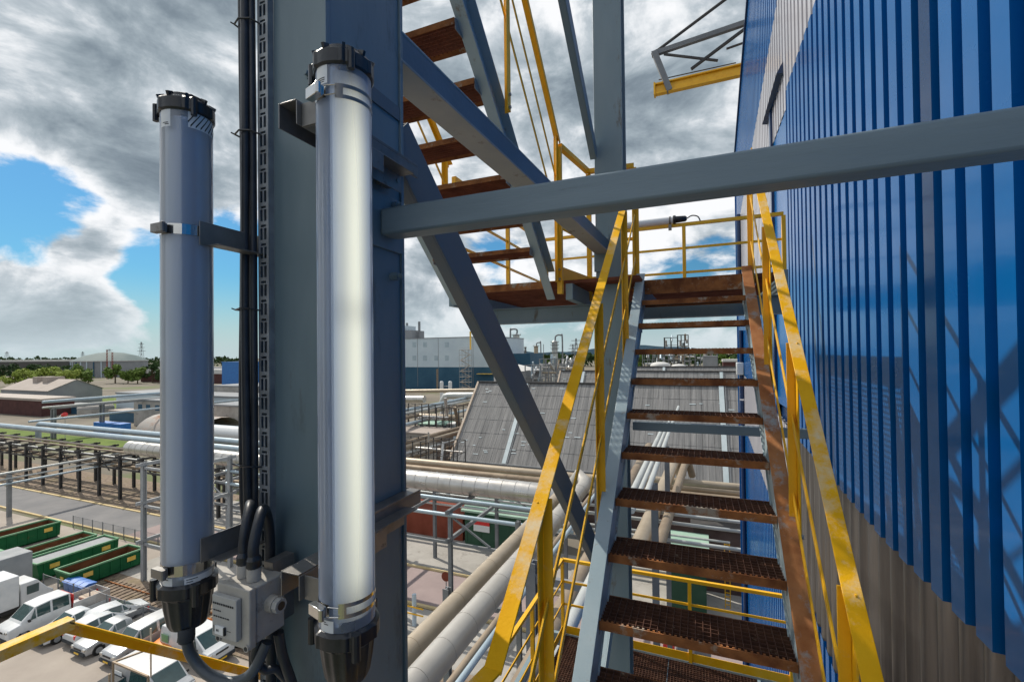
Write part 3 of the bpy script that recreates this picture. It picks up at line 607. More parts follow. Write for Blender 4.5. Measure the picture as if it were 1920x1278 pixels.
def landing(label, z, lower=False, group='grating landings of the stair tower'):
    t = thing('steel_landing', label, 'landing', (-.8, 5.0, Z(z)), group)
    grating(-1.84 if lower else -2.10, -.43, 3.76, 6.34, Z(z), px=.036, py=.036).build('grating', 'tread_under' if not lower else 'grate', t)
    grating(-.42, .60, 4.10, 6.34, Z(z), px=.036, py=.036).build('grating', 'tread_under' if not lower else 'grate', t)
    for (x0, x1, y0, y1, z0, z1) in ((-2.16, -2.105, 3.72, 6.4, -.17, .0), (-1.03, -.97, 3.72, 6.4, -.17, -.034), (-.45, -.425, 4.0, 6.4, -.17, -.034), (.605, .64, 4.0, 6.34, -.17, .0), (-2.10, .98, 6.345, 6.4, -.17, .0)):
        MB().box(x0, x1, y0, y1, Z(z+z0), Z(z+z1)).build('frame_beam', 'steel', t, bevel=.002)
    b_ = MB(); b_.box(-2.0, .66, 4.20, 4.206, Z(z-.315), Z(z-.18)); b_.box(-2.0, .66, 4.15, 4.26, Z(z-.179), Z(z-.171)); b_.box(-2.0, .66, 4.15, 4.26, Z(z-.324), Z(z-.316)); b_.build('edge_beam', 'steel', t)
    MB().box(-.43, .34, 4.075, 4.094, Z(z-.12), Z(z)+.002).build('front_angle', 'rust', t)
    MB().box(-2.10, -1.2, 3.735, 3.755, Z(z-.06), Z(z)+.002).build('front_angle', 'rust', t)
    hs = (1.05, .74, .42)
    XL = -1.87 if lower else -2.13
    rails(t, [(XL, 3.78), (XL, 6.38), (.98, 6.38)], z, hs, .06, [(XL, 3.8), (XL, 5.1), (XL, 6.38), (-1.1, 6.38), (-.157, 6.38), (.98, 6.38)])
    if not lower: rails(t, [(-1.07, 3.72), (-.97, 4.36)], z, (1.14, .45), .06, [(-1.07, 3.70), (-.97, 4.38)]); rails(t, [(-.97, 4.36), (-.54, 4.40)], z, (1.14, .45), .06, [(-.54, 4.40)])
    return t
landing('upper grating landing at the head of the stairs with a yellow guard rail round it', .617)
landing('lower grating landing seen through the bottom treads with its yellow guard rail', -4.03, True)

up, _ = staircase('upper flight of steel stairs seen from below, climbing back over our heads at the left', -2.06, -1.19, 3.75, .617, -.2286, .2, 1, 13, top_mat='stringer', fine=False,
                  post_y=((3.6, 2.7, 1.8), (3.66, 2.61, 1.5)), rail_ext=((3.72, 1.0), (3.70, 1.0)), rail_mats=('yellow', 'yellow'), rail_x=(.07, .11), h=1.13)
dn, _ = staircase('flight of steel stairs going down below us, only its yellow left handrail showing', -2.06, -1.19, 3.60, -3.90, -.2286, .2, 1, 12, top_mat='stringer', fine=False,
                  post_y=((3.6, 2.55), (3.5, 2.4)), rail_ext=((3.6, .915), (3.6, .915)), rail_mats=('yellow_worn', 'yellow_worn'), rail_x=(.07, .11), h=.605, mids=(.50,))
z9 = -3.90+.2*(.915-3.60)/-.2286+.605
rl = MB(); rl.box(-2.155, -2.105, -.4, .932, Z(z9)-.034, Z(z9)+.004); rl.build('handrail_return', 'yellow_worn', dn, bevel=.0015)

# tube lamp lying along the far guard rail of the upper landing
def hlamp():
    zc = .617+1.05+.070; y = 6.36
    xa = AY(1130, 405, y).x; xb = AY(1262, 405, y).x
    t = thing('tube_lamp', 'white tube lamp lying along the far guard rail of the upper landing', 'lamp', ((xa+xb)/2, y, Z(zc)-.06))
    MB().tube([(xa, y, Z(zc)), (xb, y, Z(zc))], .047, 28).build('tube', 'sticker', t)
    MB().tube([(xb, y, Z(zc)), (xb+.03, y, Z(zc)), (xb+.035, y, Z(zc)), (xb+.15, y, Z(zc)), (xb+.17, y, Z(zc))], [.058, .058, .045, .038, .022], 16).build('driver_housing', 'black', t)
    MB().tube([(xb-.05, y, Z(zc)), (xb-.03, y, Z(zc))], .051, 20).build('clamp_band', 'bracket', t)
    MB().box(xb-.06, xb-.02, y-.02, y+.02, Z(zc)-.13, Z(zc)-.06).build('clamp_foot', 'bracket', t)
    MB().tube(spline([(xb+.17, y, Z(zc)), (xb+.23, y, Z(zc)+.03), (xb+.30, y, Z(zc)+.01), (xb+.33, y-.01, Z(zc)-.05)]), .008, 8).build('flex_cable', 'rubber', t)
hlamp()

# ================================================================== BLUE BUILDING
W = 1.25
B = thing('blue_building', 'tall building clad in glossy blue ribbed sheet with grey bands, on the right', 'building', (8, 7, 0))
top = lambda y: Z(8.567+.405*(12.42-y)) if y > 3 else Z(12.4)
pitch, FL = .2355, 2.832
def sheet(y0, y1, lo, hi, m, kind='rib', off=0, nm='cladding'):
    pts = []
    if kind == 'rib':
        k = math.floor((y0-FL)/pitch)
        while True:
            b_ = FL+k*pitch
            for (yy, xx) in ((0, 0), (.136, 0), (.142, .045), (.2295, .045)): pts.append((b_+yy, W+off+xx))
            k += 1
            if b_ > y1: break
        pts = [(y0, W+off+.02)]+[p for p in pts if y0+.001 < p[0] < y1-.001]+[(y1, W+off+.02)]
    elif kind == 'sine':
        n = int((y1-y0)/.016); pts = [(y0+(y1-y0)*j/n, W+.033-.029*math.cos(2*math.pi*(y0+(y1-y0)*j/n-FL-.068)/pitch)) for j in range(n+1)]
    else: pts = [(y0, W+off), (y1, W+off)]
    mb = MB(); mb.v = []
    for (y, x) in pts: mb.v.append(Vector((x, y, lo(y)))); mb.v.append(Vector((x, y, hi(y))))
    for j in range(len(pts)-1): mb.f.append((2*j, 2*j+1, 2*j+3, 2*j+2))
    o = mb.build(nm, m, B, recalc=False, ang=30 if kind == 'rib' else 80)
    return o
zt = lambda y: Z(-1.42 if y < 4.2 else -1.42+.062*(y-4.2))
zb = lambda y: Z(-3.4+.12*(y-6))
hiU = lambda y: Z(5.628-.193*(y-8.34))
YE = 17.3; YM = 7.80
sheet(-3, YM, zt, lambda y: Z(3.86), 'blue')
sheet(-3, YM, lambda y: Z(3.861), hiU, 'whiteclad')
sheet(-3, YM, hiU, top, 'blue')
sheet(-3, YM, lambda y: zb(y), lambda y: zt(y)+.25, 'silverclad', 'sine', .012)
sheet(-3, YM, lambda y: 0, lambda y: zb(y)+.1, 'blue', 'rib', .004)
sheet(YM, 9.1, lambda y: Z(-.9), lambda y: Z(3.6), 'blue', 'flat', .01)
sheet(YM, YE, hiU, top, 'blue')
sheet(YM, YE, lambda y: Z(1.5+.05*(y-8)) if y > 9.1 else Z(3.6), hiU, 'whiteclad')
sheet(9.1, YE, lambda y: zt(y)+.0, lambda y: Z(1.5+.05*(y-8)), 'blue')
sheet(YM, YE, zb, lambda y: zt(y), 'whiteclad', 'rib', .003)
sheet(YM, YE, lambda y: 0, zb, 'blue', 'rib', .001)
MB().prism([(W+.07, -3, 0), (W+.07, YE, 0), (W+.07, YE, Z(6.5)), (W+.07, 2, Z(12))], (24, 0, 0)).build('core_wall', 'bluedark', B)
MB().prism([(W-.03, YE-.01, 0), (W-.03, YE-.01, top(YE)), (W-.03, YE+.05, top(YE)), (W-.03, YE+.05, 0)], (24, 0, 0)).build('end_cladding', 'blue', B)
cp = MB(); cp.bar((W+.02, 3, top(3.001)+.02), (W+.02, YE+.05, top(YE)+.02), .13, .07); cp.build('roof_coping', 'bluedark', B)
hd = MB(); hd.prism([(W-.09, 7.92, Z(4.22)), (W+.02, 7.92, Z(4.42)), (W+.02, 7.92, Z(4.20))], (0, 1.7, 0)); hd.build('canopy', 'bluedark', B)
MB().box(W-.035, W+.05, 9.05, 9.20, Z(-.8), Z(4.2)).build('corner_trim', 'bluedark', B)
for (y, z0_, z1_) in ((15.4, -9.6, -1.5), (15.4, -1.45, .62), (15.6, 1.9, 4.2)):
    MB().tube([(W-.06, y, Z(z0_)), (W-.06, y, Z(z1_))], .06, 12).build('downpipe', 'bluedark', B)
MB().box(W-.2, W-.005, 15.25, 15.6, Z(-.72), Z(-.35)).build('pipe_hopper', 'white', B, bevel=.02)
MB().box(W-.13, W-.01, 15.45, 15.75, Z(1.6), Z(1.85)).build('pipe_bracket', 'galv', B, bevel=.02)

# hoist beam cantilevered past the end of the blue building
t = thing('hoist_beam', 'yellow cantilevered hoist beam with a grey truss above it, sticking out past the blue building', 'crane', (W, 18, Z(9)))
YB = 18.0; a = AY(1400, 120, YB); tip = AY(1229, 160, YB); xr = W+3
dirv = (tip-a); r_ = a-dirv*(xr-a.x)/(a.x-tip.x)*1.0 if False else a+(a-tip)*((xr-a.x)/(a.x-tip.x))
hb = MB(); hb.bar(r_, tip, .22, .05); hb.bar(r_+Vector((0, 0, -.36)), tip+Vector((0, 0, -.36)), .22, .05); hb.bar(r_+Vector((0, 0, -.18)), tip+Vector((0, 0, -.18)), .05, .30); hb.box(tip.x-.06, tip.x, YB-.14, YB+.14, tip.z-.42, tip.z+.05); hb.build('hoist_girder', 'yellow', t)
node = AY(1222, 103, YB); wall_top = AY(1402, 42, YB); far_top = AY(1362, -2, YB); 
MB().bar(node, wall_top+(wall_top-node)*.6, .16, .17).build('truss_chord', 'rack', t)
MB().tube([node, far_top+(far_top-node)*.4], .055, 8).build('tie_rod', 'rack_dark', t)
MB().bar(node+Vector((.1, 0, .05)), AY(1256, 172, YB), .30, .20).build('end_hanger', 'rack', t)
MB().bar(AY(1245, 102, YB), AY(1346, 114, YB), .07, .07).build('truss_web', 'rack_dark', t)
MB().bar(AY(1296, 130, YB), AY(1396, 55, YB), .09, .09).build('truss_web', 'rack_dark', t)
MB().bar(AY(1362, 92, YB+1), AY(1396, 80, YB+1), .06, .06).build('truss_web', 'rack_dark', t)
MB().tube([AY(1235, 150, YB), AY(1380, 118, YB)], .02, 6).build('cable_run', 'rack_dark', t)

# ================================================================== GROUND
FWD = CM.to_3x3() @ Vector((0, 0, -1))
def mpp(v):                                   # metres per photo pixel at a point
    return (v-Vector((0, 0, EYE))).dot(FWD)/853.333
def sheet_xy(name, x0, x1, y0, y1, z, m): return tag(MB().quad((x0, y0, z), (x1, y0, z), (x1, y1, z), (x0, y1, z)).build(name, m), kind='structure')
g_ = MB(); n = 24
g_.quad((-4000, -600, 0), (3000, -600, 0), (3000, 6000, 0), (-4000, 6000, 0)); tag(g_.build('ground', 'land'), kind='structure')
sheet_xy('yard', -75, -6, -10, 21.2, .02, 'yard')
sheet_xy('yard', -140, -40, 24.8, 30.2, .02, 'yard')
sheet_xy('yard', -75, -50.5, 20, 25, .03, 'yard')
sheet_xy('ballast', -50.5, 8, 21.3, 25.4, .04, 'ballast')
sheet_xy('ballast', -50.5, 8, 25.4, 30.6, .03, 'concrete')
sheet_xy('road', -400, -60, 31.0, 36.2, .05, 'asphalt')
sheet_xy('road', -60, 12, 31.0, 36.2, .05, 'pink')
for (y0, y1) in ((30.75, 31.0), (36.2, 36.5)):
    m_ = MB(); m_.box(-300, 12, y0, y1, 0, .16); tag(m_.build('kerb', 'kerb'), kind='structure')
sheet_xy('pavement', -60, 12, 36.5, 44, .03, 'concrete')
sheet_xy('gravel_strip', -400, -60, 36.5, 46, .03, 'ballast')
sheet_xy('lawn', -240, -120, 58, 66, .05, 'grass'); sheet_xy('lawn', -330, -170, 108, 135, .05, 'grass'); sheet_xy('lawn', -22, -8, 10, 22, .05, 'grass')
sheet_xy('path', -240, -120, 66.5, 71, .06, 'concrete')
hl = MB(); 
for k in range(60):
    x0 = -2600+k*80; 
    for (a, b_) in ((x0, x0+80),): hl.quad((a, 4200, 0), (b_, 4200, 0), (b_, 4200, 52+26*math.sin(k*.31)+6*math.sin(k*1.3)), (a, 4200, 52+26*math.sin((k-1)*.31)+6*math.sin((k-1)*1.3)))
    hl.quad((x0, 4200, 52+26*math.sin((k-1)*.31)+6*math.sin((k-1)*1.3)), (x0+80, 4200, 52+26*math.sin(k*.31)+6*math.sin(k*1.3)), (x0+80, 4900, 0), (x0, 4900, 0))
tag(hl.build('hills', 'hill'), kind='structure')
# rail track
t = thing('rail_track', 'rusty railway track in brown gravel beside the parked vans', 'railway track', (-42, 23.2, .04))
for y in (22.55, 23.99): m_ = MB(); m_.box(-49.5, -30, y-.035, y+.035, .16, .20); m_.box(-49.5, -30, y-.015, y+.015, .06, .16); m_.build('rail', 'stringer_rust', t)
m_ = MB()
for k in range(31): m_.box(-49.3+k*.62, -49.05+k*.62, 22.0, 24.55, .045, .11)
m_.build('sleepers', 'ballast', t)

# ================================================================== VEHICLES
def loft(st, name, m, parent, bevel=.05):
    """st: (y, z_low, z_belt, z_top, half width low, half width top)"""
    b = MB(); rings = []
    for (y, zl_, zb_, zt_, wl, wt) in st:
        rings.append(len(b.v)); b.v += [Vector(p) for p in ((-wl*.96, y, zl_), (-wl, y, (zl_+zb_)/2), (-wl*.98, y, zb_), (-wt, y, zt_), (wt, y, zt_), (wl*.98, y, zb_), (wl, y, (zl_+zb_)/2), (wl*.96, y, zl_))]
    for a, c in zip(rings, rings[1:]):
        for j in range(8): b.f.append((a+j, c+j, c+(j+1) % 8, a+(j+1) % 8))
    b.f.append(tuple(rings[0]+j for j in range(8))); b.f.append(tuple(rings[-1]+j for j in reversed(range(8))))
    o_ = MB(); o_.v = [v+loc_of(parent) for v in b.v]; o_.f = b.f
    return o_.build(name, m, parent, bevel=bevel, ang=30), b.v, rings
def make_car(kind, paint, label, name='parked_car', cat='car', marks=None):
    t = thing(name, label, cat, (0, 0, 0), 'vehicles parked in the yard')
    if kind == 'hatch': Ln, H = 4.0, 1.45; st = [(0, .32, .55, .58, .74, .66), (.12, .24, .70, .72, .82, .72), (.95, .22, .90, .93, .85, .70), (1.75, .22, .96, 1.38, .86, .60), (2.6, .22, .97, 1.44, .86, .60), (3.3, .22, .98, 1.38, .86, .60), (3.85, .24, .95, 1.02, .84, .68), (4.0, .34, .80, .85, .78, .66)]; ws, sides, hi = (2, 3), ((3, 4), (4, 5)), 1.44
    if kind == 'van': Ln, H = 4.9, 1.95; st = [(0, .34, .85, .90, .84, .74), (.12, .24, 1.0, 1.05, .92, .80), (.55, .22, 1.12, 1.16, .95, .80), (1.45, .22, 1.15, 1.88, .95, .80), (3.2, .22, 1.16, 1.96, .95, .80), (4.78, .22, 1.16, 1.93, .95, .80), (4.9, .34, 1.1, 1.80, .92, .78)]; ws, sides = (2, 3), ((3, 4),)
    if kind == 'minivan': Ln, H = 4.1, 1.8; st = [(0, .32, .68, .72, .76, .66), (.12, .24, .84, .88, .84, .74), (.9, .22, 1.02, 1.06, .86, .72), (1.5, .22, 1.06, 1.70, .87, .68), (2.6, .22, 1.07, 1.80, .87, .70), (3.95, .22, 1.07, 1.76, .87, .70), (4.1, .34, 1.0, 1.6, .84, .68)]; ws, sides = (2, 3), ((3, 4), (4, 5))
    if kind == 'pickup': Ln, H = 4.7, 1.45; st = [(0, .32, .58, .62, .76, .66), (.12, .24, .76, .80, .83, .72), (1.1, .22, .94, .97, .86, .70), (1.8, .22, .98, 1.42, .86, .60), (2.45, .22, .98, 1.46, .86, .60), (2.8, .22, .98, 1.36, .86, .62), (2.86, .30, .95, .98, .86, .70)]; ws, sides = (2, 3), ((3, 4),)
    if kind == 'dropside': Ln, H = 6.0, 2.1; st = [(0, .36, .85, .90, .84, .74), (.12, .26, 1.02, 1.06, .94, .80), (.75, .24, 1.18, 1.22, .97, .80), (1.55, .24, 1.22, 2.0, .97, .78), (2.4, .24, 1.22, 2.1, .97, .80), (3.5, .24, 1.22, 2.06, .97, .80), (3.55, .40, 1.2, 2.0, .95, .80)]; ws, sides = (2, 3), ((3, 4), (4, 5))
    o, V, rg = loft(st, 'body', paint, t, .045)
    def pane(a, c, idx, nm, ins=.14, push=.012, lo=.0, hi_=.0):
        P = [V[rg[a]+idx[0]], V[rg[a]+idx[1]], V[rg[c]+idx[1]], V[rg[c]+idx[0]]]      # lower a, upper a, upper c, lower c
        cen = sum(P, Vector())/4; nrm = (P[1]-P[0]).cross(P[3]-P[0]).normalized()
        if nrm.dot(cen-Vector((0, (st[0][0]+st[-1][0])/2, .7))) < 0: nrm = -nrm
        Q = [p+(cen-p)*ins+nrm*push for p in P]; m_ = MB(); m_.quad(*[q+t.location for q in Q]); m_.build(nm, 'glass', t, recalc=False); return cen, nrm
    a, c = ws
    P = [V[rg[a]+3], V[rg[c]+3], V[rg[c]+4], V[rg[a]+4]]; cen = sum(P, Vector())/4; nrm = (P[1]-P[0]).cross(P[2]-P[1]).normalized()
    if nrm.z < 0: nrm = -nrm
    m_ = MB(); m_.quad(*[p+(cen-p)*.09+nrm*.015 for p in P]); m_.build('windscreen', 'glass', t, recalc=False)
    for (a, c) in sides:
        for idx in ((2, 3), (5, 4)): pane(a, c, idx, 'side_window')
    for idx in ((2, 3), (5, 4)):                                      # front quarter of the door glass
        P = [V[rg[ws[0]]+idx[0]]*.15+V[rg[ws[1]]+idx[0]]*.85, V[rg[ws[1]]+idx[1]], V[rg[ws[1]]+idx[0]]]
        P[0] = V[rg[ws[0]]+idx[0]]*.45+V[rg[ws[1]]+idx[0]]*.55; sx = -1 if idx[0] == 2 else 1
        cen = sum(P, Vector())/3; m_ = MB(); m_.quad(*[p+(cen-p)*.12+Vector((sx*.02, 0, .0)) for p in P]); m_.build('quarter_window', 'glass', t, recalc=False)
    wb = (.78, Ln-.85) if kind != 'dropside' else (.9, 4.5); wr = .31 if kind != 'dropside' else .35; hw = .84 if kind in ('hatch', 'minivan', 'pickup') else .93
    for y in wb:
        for sx in (-1, 1):
            wh = bpy.data.objects.new('wheel', None); col.objects.link(wh); wh.parent = t; wh.location = (sx*hw, y, wr)
            m_ = MB(); m_.tube([(sx*(hw-.16), y, wr), (sx*(hw+.03), y, wr)], wr, 20); m_.build('tyre', 'tyre', wh)
            m_ = MB(); m_.tube([(sx*(hw+.031), y, wr), (sx*(hw+.04), y, wr)], wr*.62, 14); m_.build('rim', 'galv', wh)
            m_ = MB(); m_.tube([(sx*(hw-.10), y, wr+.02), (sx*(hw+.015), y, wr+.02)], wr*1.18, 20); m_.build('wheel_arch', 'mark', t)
    z = st[1][2]
    m_ = MB(); m_.box(-st[0][4]-.02, st[0][4]+.02, -.06, .10, .26, .50); m_.build('front_bumper', 'bumper', t, bevel=.03)
    m_ = MB(); m_.box(-st[0][4]-.02, st[0][4]+.02, Ln-.08, Ln+.05, .28, .50); m_.build('rear_bumper', 'bumper', t, bevel=.03) if kind not in ('pickup', 'dropside') else None
    for sx in (-1, 1):
        x = sx*(st[0][4]-.10); m_ = MB(); m_.box(x-.13, x+.13, -.015, .14, z-.18, z-.03); m_.build('headlight', 'stainless', t, bevel=.03)
        m_ = MB(); m_.box(sx*(st[1][4]+.02)-.07, sx*(st[1][4]+.02)+.09*sx+.05, st[ws[0]][0]+.35, st[ws[0]][0]+.47, z+.15, z+.30); m_.build('wing_mirror', 'mark', t, bevel=.02)
        m_ = MB(); yb = Ln if kind not in ('pickup', 'dropside') else Ln; m_.box(sx*.70-.07, sx*.70+.07, yb-.10, yb+.012, .70, .95); m_.build('tail_light', 'redsign', t)
    MB().box(-.26, .26, -.075, -.062, .33, .44).build('number_plate', 'plate', t)
    MB().box(-.42, .42, -.02, .0, z-.20, z-.08).build('grille', 'mark', t)
    if kind == 'pickup':
        m_ = MB(); m_.box(-.86, .86, 2.88, 4.7, .30, .60); m_.box(-.86, -.80, 2.88, 4.7, .601, .98); m_.box(.80, .86, 2.88, 4.7, .601, .98); m_.box(-.80, .80, 4.64, 4.7, .601, .98); m_.box(-.80, .80, 2.88, 2.93, .601, .98); m_.build('cargo_bed', paint, t, bevel=.01)
        MB().box(-.79, .79, 2.94, 4.63, .602, .63).build('bed_liner', 'mark', t)
        m_ = MB(); m_.box(-.855, -.80, 2.9, 4.7, .981, 1.0); m_.box(.80, .855, 2.9, 4.7, .981, 1.0); m_.box(-.7995, .7995, 4.64, 4.70, .981, 1.0); m_.build('bed_rail', 'mark', t)
    if kind == 'dropside':
        m_ = MB(); m_.box(-1.0, 1.0, 3.62, 6.0, .55, .80); m_.box(-1.0, -.95, 3.62, 6.0, .801, 1.25); m_.box(.95, 1.0, 3.62, 6.0, .801, 1.25); m_.box(-.95, .95, 5.95, 6.0, .801, 1.25); m_.build('cargo_bed', 'silver', t, bevel=.01)
        MB().box(-.9, .9, 3.66, 3.70, .8, 1.9).build('headboard', 'redsign', t)
        MB().box(-.5, .6, 4.6, 5.7, .802, 1.0).build('crate_load', 'verge', t, bevel=.03)
    if marks == 'green': MB().box(-.972, -.962, 3.9, 4.6, 1.0, 1.5).build('green_panel', 'skiprim', t)
    if marks == 'sign':
        MB().box(-.968, -.958, 3.7, 4.6, 1.25, 1.65).build('window_blind', 'sticker', t)
        m_ = MB()
        for k in range(5): m_.box(-.35+k*.12, -.27+k*.12, -.0, .30, 1.13, 1.135)
        MB().box(-.5, -.4, .18, .26, 1.175, 1.18).build('red_mark', 'redsign', t)
    return t
def place(t, x, y, rz=0): t.location = (x, y, .03); t.rotation_euler = (0, 0, rz); return t
place(make_car('dropside', 'white', 'white crew van with an open bed and a crate in it, leftmost of the row', 'parked_van', 'van'), -45.6, 16.0)
place(make_car('pickup', 'white', 'white pickup with a black bed, right beside the dropside crew van', 'pickup_truck', 'pickup'), -42.8, 16.8)
place(make_car('hatch', 'white', 'small white car with its tail towards us, between the two white pickups'), -40.6, 21.6, math.pi)
place(make_car('pickup', 'silver', 'silver pickup with an empty dark bed, right of the yellow rail bend', 'pickup_truck', 'pickup'), -38.6, 17.2)
place(make_car('minivan', 'silver', 'silver compact van with a dark windscreen, next to the orange car', 'parked_van', 'van'), -35.7, 17.4)
place(make_car('hatch', 'orange', 'small orange car squeezed behind the silver window van'), -33.4, 18.6)
place(make_car('van', 'silver', 'silver window van facing right with a blind in its rear side window', 'parked_van', 'van', marks='sign'), -27.7, 17.0, math.pi/2)
place(make_car('van', 'white', 'white van facing right with a green panel on its flank', 'parked_van', 'van', marks='green'), -29.0, 20.4, math.pi/2)
place(make_car('hatch', 'white', 'white car beyond the van with the green panel, half hidden by the junction box'), -26.6, 22.7, math.pi/2)
place(make_car('hatch', 'white', 'white car at the back of the row, only its roof showing past the silver pickup'), -41.0, 26.3, math.pi*.96).location.y = 22.6
dk = make_car('hatch', 'bumper', 'dark car whose roof just enters the bottom edge of the picture', ); q = G(188, 1285, 1.4); place(dk, q.x, q.y-1.6)
# box truck and curtain trailer at the left edge
t = thing('box_truck', 'white box truck with a plain cargo box at the left edge of the yard', 'truck', (-50, 16, .03))
MB().box(-51.2, -48.8, 13.2, 18.2, .95, 3.3).build('cargo_box', 'white', t, bevel=.03)
m_ = MB(); m_.prism([(-51.0, 18.35, .5), (-51.0, 18.35, 2.5), (-51.0, 19.3, 2.5), (-51.0, 20.0, 1.5), (-51.0, 20.3, 1.3), (-51.0, 20.35, .5)], (2.0, 0, 0)); m_.build('cab', 'white', t, bevel=.06)
MB().box(-51.03, -48.97, 18.7, 19.4, 1.55, 2.2).build('side_window', 'glass', t)
MB().box(-50.9, -49.1, 13.3, 20.0, .55, .93).build('chassis', 'mark', t)
for y in (14.4, 19.3):
    for x in (-50.9, -49.1): MB().tube([(x-.15, y, .5), (x+.15, y, .5)], .47, 18).build('wheel', 'tyre', t)
t = thing('curtain_trailer', 'grey curtain sided trailer behind the white box truck', 'trailer', (-54, 17, .03))
MB().box(-55.5, -53.0, 10.5, 20.6, 1.0, 3.6).build('curtain_box', 'tarp', t, bevel=.05)
MB().box(-55.4, -53.1, 10.6, 20.5, .7, .98).build('chassis', 'mark', t)
for y in (12, 13.3, 18.5):
    for x in (-55.2, -53.3): MB().tube([(x-.15, y, .5), (x+.15, y, .5)], .48, 16).build('wheel', 'tyre', t)

# ---- skips
def skip(label, x0, x1, y0, y1, h, load):
    t = thing('skip_container', label, 'skip', ((x0+x1)/2, (y0+y1)/2, .03), 'green roll-off skips')
    m_ = MB(); th = .07
    m_.prism([(x0, y0-.0, .25), (x0, y0-.25, h), (x0, y1+.1, h), (x0, y1, .25)], (th, 0, 0)); m_.prism([(x1-th, y0, .25), (x1-th, y0-.25, h), (x1-th, y1+.1, h), (x1-th, y1, .25)], (th, 0, 0))
    m_.prism([(x0+th, y0, .25), (x0+th, y0-.25, h), (x0+th, y0-.18, h), (x0+th, y0+.07, .25)], (x1-x0-2*th, 0, 0)); m_.prism([(x0+th, y1-.07, .25), (x0+th, y1+.03, h), (x0+th, y1+.1, h), (x0+th, y1, .25)], (x1-x0-2*th, 0, 0))
    m_.box(x0+th, x1-th, y0, y1-.08, .25, .33)
    r_ = m_; n = int((y1-y0)/.75)
    for k in range(n): y = y0+.3+k*(y1-y0-.5)/(n-1); r_.box(x1+.002, x1+.07, y-.05, y+.05, .3, h-.12); r_.box(x0-.07, x0-.002, y-.05, y+.05, .3, h-.12)
    m_.build('shell', 'skipgreen', t)
    q = MB(); q.box(x0-.06, x0+.08, y0-.26, y1+.12, h-.1, h+.04); q.box(x1-.08, x1+.06, y0-.26, y1+.12, h-.1, h+.04); q.box(x0+.081, x1-.081, y0-.28, y0-.16, h-.1, h+.04); q.box(x0+.081, x1-.081, y1, y1+.12, h-.1, h+.04); q.build('rim', 'skiprim', t)
    q = MB(); q.box(x0+.4, x0+.6, y0, y1, .03, .25); q.box(x1-.6, x1-.4, y0, y1, .03, .25); q.build('runners', 'skipgreen', t)
    inn = MB(); inn.box(x0+th+.004, x0+th+.014, y0-.0, y1-.1, .34, h-.12); inn.box(x1-th-.014, x1-th-.004, y0, y1-.1, .34, h-.12); inn.box(x0+th+.02, x1-th-.02, y1-.11, y1-.09, .34, h-.12); inn.build('inner_lining', 'skipin', t)
    if load == 'tarp': MB().box(x0+.09, x1-.09, y0-.1, y1, h-.3, h-.13).build('cover', 'tarp', t, bevel=.03)
    else:
        l_ = MB(); nx, ny = 5, 16; lv = .5 if load == 'low' else h*.62; base = len(l_.v)
        for i in range(nx+1):
            for j in range(ny+1): l_.v.append(Vector((x0+.1+(x1-x0-.2)*i/nx, y0+.1+(y1-y0-.3)*j/ny, lv+random.uniform(-.12, .12))))
        for i in range(nx):
            for j in range(ny): a = base+i*(ny+1)+j; l_.f.append((a, a+1, a+ny+2, a+ny+1))
        l_.build('load', 'load' if load != 'low' else 'skipin', t)
    for y in (y0+1.0, y1-1.0): MB().box(x1+.072, x1+.085, y-.35, y+.35, h-.75, h-.35).build('yellow_label', 'label', t)
    MB().box(x0+.8, x0+1.3, y0-.20, y0-.15, h-.9, h-.5).build('yellow_label', 'label', t)
    return t
skip('long green skip at the left edge, nearest the road, dark rusty inside', -69.2, -66.8, 20.5, 28.2, 1.7, 'low')
skip('green skip filled with brown waste, second from the left', -60.9, -58.5, 21.8, 27.6, 1.6, 'load')
skip('green skip covered with a smooth grey sheet, in the middle of the row', -57.3, -54.9, 21.8, 27.7, 1.7, 'tarp')
skip('green skip with a deep rusty brown inside, rightmost and nearest to the track', -52.4, -50.0, 22.0, 27.3, 1.6, 'low')
tag(MB().prism([(-63.5, 19.0, 1.9), (-60.6, 19.0, 1.9), (-60.6, 21.6, 1.9), (-63.5, 21.6, 1.9)], (0, 0, .2)).build('container_lid', 'skiprim', bevel=.03) and MB().box(-63.4, -60.7, 19.1, 21.5, .03, 1.89).build('waste_container', 'skiprim', bevel=.03), 'pale green closed waste container at the left edge, before the skips', 'container')
o_ = [o for o in bpy.data.objects if o.name == 'container_lid'][0]; p_ = [o for o in bpy.data.objects if o.name == 'waste_container'][0]; o_.location = o_.location-p_.location; o_.parent = p_
t0_ = None
for k in range(4):
    x = -49.9+k*.78; t = thing('wheeled_bin', ['leftmost', 'second', 'third', 'rightmost'][k]+' of the four blue lidded bins behind the box truck', 'bin', (x, 21.9, .03), 'blue lidded bins')
    m_ = MB(); m_.prism([(x-.30, 21.5, .1), (x+.30, 21.5, .1), (x+.34, 21.4, 1.1), (x-.34, 21.4, 1.1)], (0, .9, 0)); m_.build('bin_body', 'bluebin', t, bevel=.02)
    m_ = MB(); m_.prism([(x-.37, 21.3, 1.12), (x-.37, 21.8, 1.28), (x-.37, 22.4, 1.16)], (.74, 0, 0)); m_.build('bin_lid', 'bluebin', t, bevel=.02)

